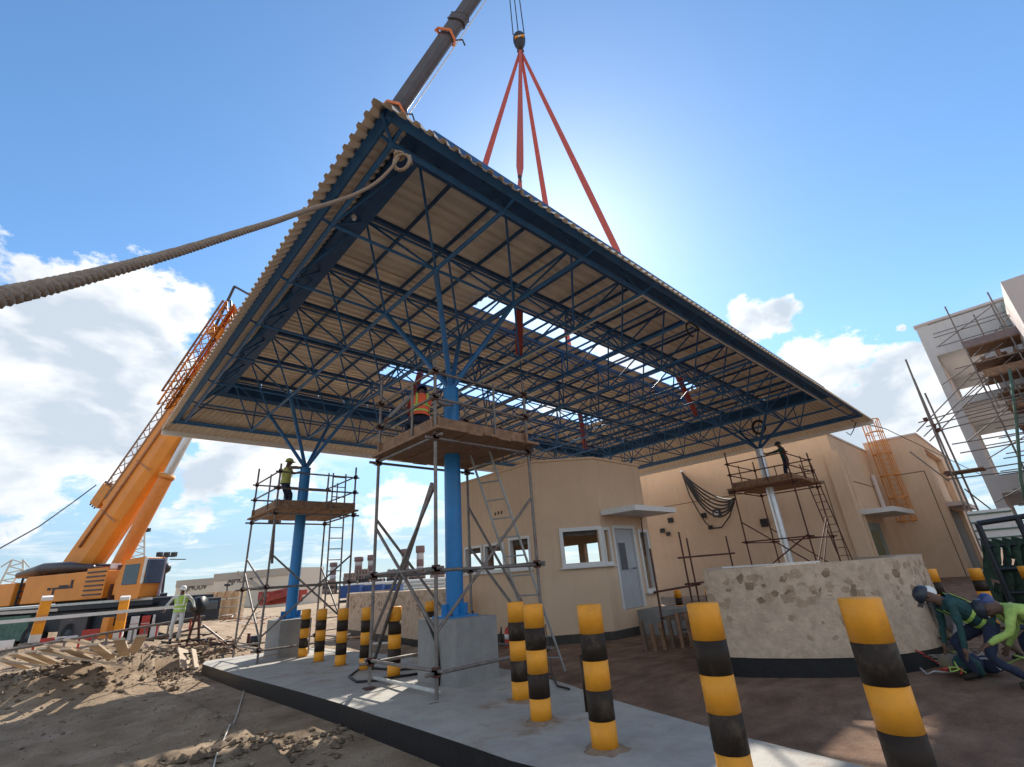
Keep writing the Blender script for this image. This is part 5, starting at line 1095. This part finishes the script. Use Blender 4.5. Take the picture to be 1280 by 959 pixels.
for k, (x, yt, yb, D, w) in enumerate(((415, 704, 735, 360, 4.0), (447, 697, 730, 340, 4.6), (463, 694.5, 735, 340, 4.4), (506, 687, 735, 340, 4.8), (525, 683, 735, 340, 4.8), (-80, 690, 740, 400, 5))):
    a, c = AT(x, yb, D), AT(x-.6, yt, D); c = Vector((a.x, a.y, c.z)); t = thing('chimney', ['short far chimney seen through the left scaffold ladder', 'slim chimney with a dark head, left of the pair', 'slim striped chimney, right of the pair', 'chimney crossed by the near scaffold brace', 'tall red headed chimney just left of the near column', 'chimney beyond the left edge'][k], 'chimney', a, 'distant plant chimneys')
    n = 6
    for q in range(n): rod('band', a.lerp(c, q/n), a.lerp(c, (q+1)/n), w/2*(1.25 if q == n-1 else 1), M_CHIMR if q % 2 else M_CHIMW, t, 14)
ct = thing('conveyor', 'long pale horizontal pipe rack crossing in front of the plant', 'pipe rack', AT(480, 740, 200))
for dy in (0, 5, 9): rod('pipe', AT(430, 742-dy, 200), AT(560, 733-dy, 190), .6, M_COND, ct)
for q in range(9): p = AT(430+q*16, 745-1.1*q, 198); rod('leg', p, p+Zv*5, .3, M_PLANTB, ct)
# far low line of dunes and yards so the horizon is not bare
b = MB(); n = 220
for k in range(n+1):
    an = -1.4+2.9*k/n+.0; D = 900; p = toUV(Vector((D*math.sin(an), D*math.cos(an), 0)))
    h = 5+5*abs(noise.fractal(Vector((k*.13, 1, 0)), .9, 2, 4)); b.v += [p+Zv*-6, p+Zv*h]; 
for k in range(n): b.f.append((2*k, 2*k+2, 2*k+3, 2*k+1)); b.mi.append(0)
tag(b.build('hills', mat('far_hills', (.30, .30, .31), .95, var=.1, ns=.01)), kind='structure')
# ---------------------------------------------------------------- people
def ik(a, c, l1, l2, pole_):
    d = c-a; L_ = min(d.length, (l1+l2)*.995); d = d.normalized(); x = (l1*l1-l2*l2+L_*L_)/(2*L_); h = math.sqrt(max(0, l1*l1-x*x))
    p = (pole_-d*pole_.dot(d)); p = p.normalized() if p.length > 1e-4 else d.orthogonal(); return a+d*x+p*h, a+d*L_
TMP = bpy.data.scenes.new('tmp')
def person(foot, yaw, label, H=1.72, hip=None, lean=0., hands=((-.35, .1, .8), (.35, .1, .8)), feet=((-.1, 0), (.1, 0)), head_pitch=0., mats=None, vest=None, helmet=None, side_lean=0., hair=False):
    k = H/1.72; hipz = (hip if hip is not None else .92)*k; foot = Vector(foot)
    fwd = toUV(Vector((math.sin(yaw), math.cos(yaw), 0))); rgt = Vector((fwd.y, -fwd.x, 0))
    L2W = lambda x, y, z: foot+rgt*x*k+fwd*y*k+Zv*z*k
    hipc = L2W(0, -.02, hipz/k)
    spd = (Zv*math.cos(lean)+fwd*math.sin(lean)+rgt*side_lean).normalized(); spf = (fwd*math.cos(lean)-Zv*math.sin(lean)).normalized()
    waist = hipc+spd*.16*k; chest = hipc+spd*.34*k; neck = hipc+spd*.50*k; hd_ = (spd*math.cos(head_pitch)+spf*math.sin(head_pitch)).normalized(); hf = (spf*math.cos(head_pitch)-spd*math.sin(head_pitch)).normalized()
    jaw = neck+hd_*.055*k; skull = jaw+hd_*.10*k+hf*.015; crown = skull+hd_*.07*k
    V_, E_, R_, C_ = [], [], [], []
    def pt(p, r, parent=None, col='shirt'):
        V_.append(Vector(p)); R_.append((r[0]*k, r[1]*k) if isinstance(r, tuple) else (r*k, r*k)); C_.append(col)
        if parent is not None: E_.append((parent, len(V_)-1))
        return len(V_)-1
    ih = pt(hipc, (.15, .115), None, 'trouser'); iw = pt(waist, (.14, .105), ih); ic = pt(chest, (.165, .115), iw); inn = pt(neck, (.075, .07), ic); ij = pt(jaw, (.062, .07), inn, 'skin'); is_ = pt(skull, (.078, .092), ij, 'skin'); icr = pt(crown, (.06, .07), is_, 'skin')
    inose = pt(skull+hf*.105*k-hd_*.02*k, .014, is_, 'skin')
    for s_, hnd, ft in ((-1, hands[0], feet[0]), (1, hands[1], feet[1])):
        sh = hipc+spd*.46*k+rgt*s_*.19*k; ha = L2W(*hnd); el, wr = ik(sh, ha, .28*k, .26*k, -fwd*.6-Zv*.8+rgt*s_*.7)
        i1 = pt(sh, .062, ic); i2 = pt(el, .045, i1, 'shirt'); i3 = pt(wr, .028, i2, 'shirt'); dd = (wr-el).normalized(); sd_ = dd.cross(spf).normalized() if dd.cross(spf).length > .1 else rgt
        pm = pt(wr+dd*.05*k, (.036, .02), i3, 'skin')
        for q, (of, L_) in enumerate(((-.03, .07), (-.011, .085), (.009, .082), (.028, .065))):
            a = pt(wr+dd*.09*k+sd_*of*k, .0095, pm, 'skin'); pt(wr+dd*(.09+L_*.6)*k+sd_*of*1.1*k+spf*.012*k, .009, a, 'skin')
        a = pt(wr+dd*.05*k-sd_*.045*k, .011, pm, 'skin'); pt(wr+dd*.085*k-sd_*.06*k, .009, a, 'skin')
        hp = hipc+rgt*s_*.095*k-Zv*.04*k; fo = L2W(ft[0], ft[1], .08+(ft[2] if len(ft) > 2 else 0)); kn_, an = ik(hp, fo, .43*k, .42*k, fwd+rgt*s_*.15)
        j1 = pt(hp, .095, ih, 'trouser'); j2 = pt(kn_, .062, j1, 'trouser'); j3 = pt(an, .05, j2, 'trouser'); j4 = pt(an+fwd*.06*k-Zv*.03*k, (.045, .04), j3, 'boot'); pt(an+fwd*.17*k-Zv*.045*k, (.042, .03), j4, 'boot')
    me = bpy.data.meshes.new('p'); me.from_pydata(V_, E_, []); o = bpy.data.objects.new('p', me); TMP.collection.objects.link(o)
    sm = o.modifiers.new('s', 'SKIN'); sm.use_smooth_shade = True; sv = me.skin_vertices[0].data
    for i, r in enumerate(R_): sv[i].radius = r
    sv[0].use_root = True; ss = o.modifiers.new('u', 'SUBSURF'); ss.levels = 2
    
    with bpy.context.temp_override(scene=TMP, view_layer=TMP.view_layers[0]):
        dgp = bpy.context.evaluated_depsgraph_get(); dgp.update(); me2 = bpy.data.meshes.new_from_object(o.evaluated_get(dgp))
    bpy.data.objects.remove(o)
    me2.transform(Matrix.Translation(-foot)); cols = ['shirt', 'trouser', 'skin', 'boot']; me2.materials.clear()
    for c in cols: me2.materials.append(mats.get(c, {'skin': M_SKIN, 'boot': M_BOOT}.get(c)))
    ed = [(V_[a]-foot, V_[c]-foot, C_[c]) for a, c in E_]
    skin_v = set()
    for f in me2.polygons:
        c = f.center; best, bc = 9, 'shirt'
        for a, e, col in ed:
            ae = e-a; tt = max(0, min(1, (c-a).dot(ae)/max(1e-6, ae.length_squared))); d = (c-(a+ae*tt)).length
            if d < best: best, bc = d, col
        f.material_index = cols.index(bc); f.use_smooth = True
        if bc == 'skin': skin_v.update(f.vertices)
    for v in me2.vertices:
        q_ = v.co*9+Vector((foot.x, foot.y, 0)); hz = v.co.z
        if .12*k < hz: v.co += v.normal*(noise.noise(q_)*.013+noise.noise(q_*2.3)*.006)*(1 if v.index not in skin_v else 0)
    p = thing('person', label, 'person', foot); body = bpy.data.objects.new('body', me2); COL.objects.link(body); body.parent = p
    for s_ in (-1, 1): ball('eye', skull+hf*.088*k+rgt*s_*.03*k+hd_*.0*k, .011*k, M_WPL, p); ball('ear', skull+rgt*s_*.083*k, .02*k, mats.get('skin', M_SKIN), p)
    cube('mouth', skull+hf*.094*k-hd_*.055*k, rgt*.045, hf*.01, hd_*.01, M_RUST, p)
    if vest:
        b = MB(); rings = []; hs_ = [(-.02, .185, .145), (.1, .165, .13), (.2, .17, .135), (.3, .19, .14), (.38, .195, .14), (.44, .175, .125), (.485, .11, .10)]
        for z, a, c in hs_:
            rings.append([hipc+spd*z*k+rgt*a*k*math.cos(q*2*PI/16)+spf*c*k*math.sin(q*2*PI/16) for q in range(16)])
        for r0, r1 in zip(rings, rings[1:]):
            for q in range(16): b.quad(r0[q], r0[(q+1) % 16], r1[(q+1) % 16], r1[q])
        v_ = b.build('vest', vest[0], p, True)
        for z, a, c in ((.08, .174, .138), (.2, .176, .141)):
            bb = MB(); 
            for q in range(16):
                P_ = lambda q_, dz: hipc+spd*(z+dz)*k+rgt*a*k*math.cos(q_*2*PI/16)+spf*c*k*math.sin(q_*2*PI/16); bb.quad(P_(q, -.02), P_(q+1, -.02), P_(q+1, .02), P_(q, .02))
            bb.build('tape', vest[1], v_, True)
        for s_ in (-1, 1):
            for fb in (-1, 1):
                MB().bar(hipc+spd*.2*k+rgt*s_*.09*k+spf*fb*.142*k, hipc+spd*.46*k+rgt*s_*.1*k+spf*fb*.122*k, .035, .006, up=spf).build('tape', vest[1], v_)
    if helmet:
        b = MB(); pr = [(.112, .0), (.112, .03), (.098, .075), (.065, .11), (.02, .125)]; k0 = 0; n = 16
        for r, z in pr:
            for q in range(n): b.v.append(skull+hd_*(.02+z)*k+(rgt*math.cos(q*2*PI/n)*.92+hf*math.sin(q*2*PI/n)*1.12)*r*k)
        for i in range(len(pr)-1):
            for q in range(n): b.f.append((i*n+q, i*n+(q+1) % n, (i+1)*n+(q+1) % n, (i+1)*n+q)); b.mi.append(0)
        b.f.append(tuple((len(pr)-1)*n+q for q in range(n))); b.mi.append(0); h_ = b.build('helmet', helmet, p, True)
        MB().obox(skull+hd_*.03*k+hf*.14*k, rgt*.15*k, hf*.07*k, hd_*.012).build('brim', helmet, h_)
    return p
cmats = lambda s_, t_, sk=None: {'shirt': s_, 'trouser': t_, 'skin': sk or M_SKIN, 'boot': M_BOOT}
# worker leaning over the rail on the near deck (seen from behind)
person((4.30, 6.98, 3.90), -.35, 'worker in orange vest and blue helmet crouching on the near deck, seen from behind', 1.74, .46, .30, ((-.55, .32, .50), (.62, .30, .85)), ((-.22, .28), (.2, .35)), .3, cmats(M_GREYC, M_NAVY), (M_ORV, M_LIME), M_BHEL, side_lean=.10)
person((4.75, 15.5, 3.82), .8, 'worker in faded yellow vest standing on the left deck beside the blue column top', 1.74, None, .05, ((-.1, .5, 1.35), (.15, .5, 1.5)), ((-.1, 0), (.12, .05)), .0, cmats(M_KHAKI, M_NAVY), (M_LIMED, M_LIMED), M_LIMED)
person((22.15, 6.6, 4.40), -1.35, 'worker in dark clothes and dark helmet reaching to the struts on the right deck', 1.85, None, .10, ((-.12, .62, 1.22), (.15, .6, 1.3)), ((-.1, .0), (.12, -.08)), .15, cmats(M_TEAL, M_NAVY), None, M_DHEL)
wp = AT(217, 803, 19.6); person((wp.x, wp.y, wp.z), 2.6, 'worker in white clothes and lime vest walking past the lying ladder by the crane', 1.62, None, .05, ((-.42, .1, 1.0), (.42, .1, 1.0)), ((-.1, 0), (.1, .1)), .1, cmats(M_WCL, M_WCL), (M_LIME, M_REFL), M_WHEL)
# group bending over at the right edge
g2 = G(1212, 828); person((g2.x, g2.y, gz(g2.x, g2.y)), -1.9, 'crouching worker with white helmet nearest the planter corner', 1.6, .42, .45, ((-.2, .5, .25), (.2, .5, .3)), ((-.15, .15), (.15, .1)), .25, cmats(M_GREYC, M_KHAKI), None, M_WHEL)
g1 = G(1262, 856); person((g1.x, g1.y, gz(g1.x, g1.y)), -1.25, 'worker in dark teal jacket with lime edging bent forward beside the planter corner', 1.62, .72, .98, ((-.25, .42, .30), (.22, .5, .18)), ((-.28, -.15), (.22, .22)), .1, cmats(M_TEAL, M_NAVY), (M_TEAL, M_LIME), M_DHEL)
g3 = G(1362, 862); person((g3.x, g3.y, gz(g3.x, g3.y)), -1.0, 'worker in lime shirt bending low, cut by the right edge', 1.66, .70, 1.25, ((-.35, .75, .5), (.25, .5, .4)), ((-.3, 0), (.25, .3)), .3, cmats(M_LIMEC, M_NAVY), None, M_DHEL)
g4 = G(1300, 826); person((g4.x, g4.y, gz(g4.x, g4.y)), -1.7, 'worker in dark clothes and lime vest crouching behind the bent teal jacket', 1.6, .40, .75, ((-.2, .5, .5), (.2, .6, .4)), ((-.2, .2), (.15, .1)), .3, cmats(M_NAVY, M_KHAKI), (M_LIMEC, M_REFL), M_BHEL)
# harness and tool bag heap at their feet
hh = G(1216, 846)
hp2 = thing('harness_heap', 'tangled heap of dark bags and lime harness straps at the feet of the bent workers', 'harness', hh)
for k in range(9):
    c = hh+Vector((random.gauss(0, .12), random.gauss(0, .14), .07+.03*(k % 3))); r = random.uniform(.08, .15)
    MB().lathe(c, [(r*.4, -.07), (r, -.03), (r*random.uniform(.8, 1.1), .05), (r*.5, .12)], 9).build('bag', [M_TEAL, M_NAVY, M_KHAKI, M_CHAS][k % 4], hp2, True)
for k in range(12):
    a_ = hh+Vector((random.gauss(0, .2), random.gauss(0, .2), .1)); pp = [a_]
    for q in range(5): pp.append(pp[-1]+Vector((random.uniform(-.14, .14), random.uniform(-.14, .14), random.uniform(-.05, .09))))
    MB().tube(pp, .011, 5).build('strap', [M_LIMEC, M_COND, M_RED, M_CABLE][k % 4], hp2, True)

bpy.data.scenes.remove(TMP)
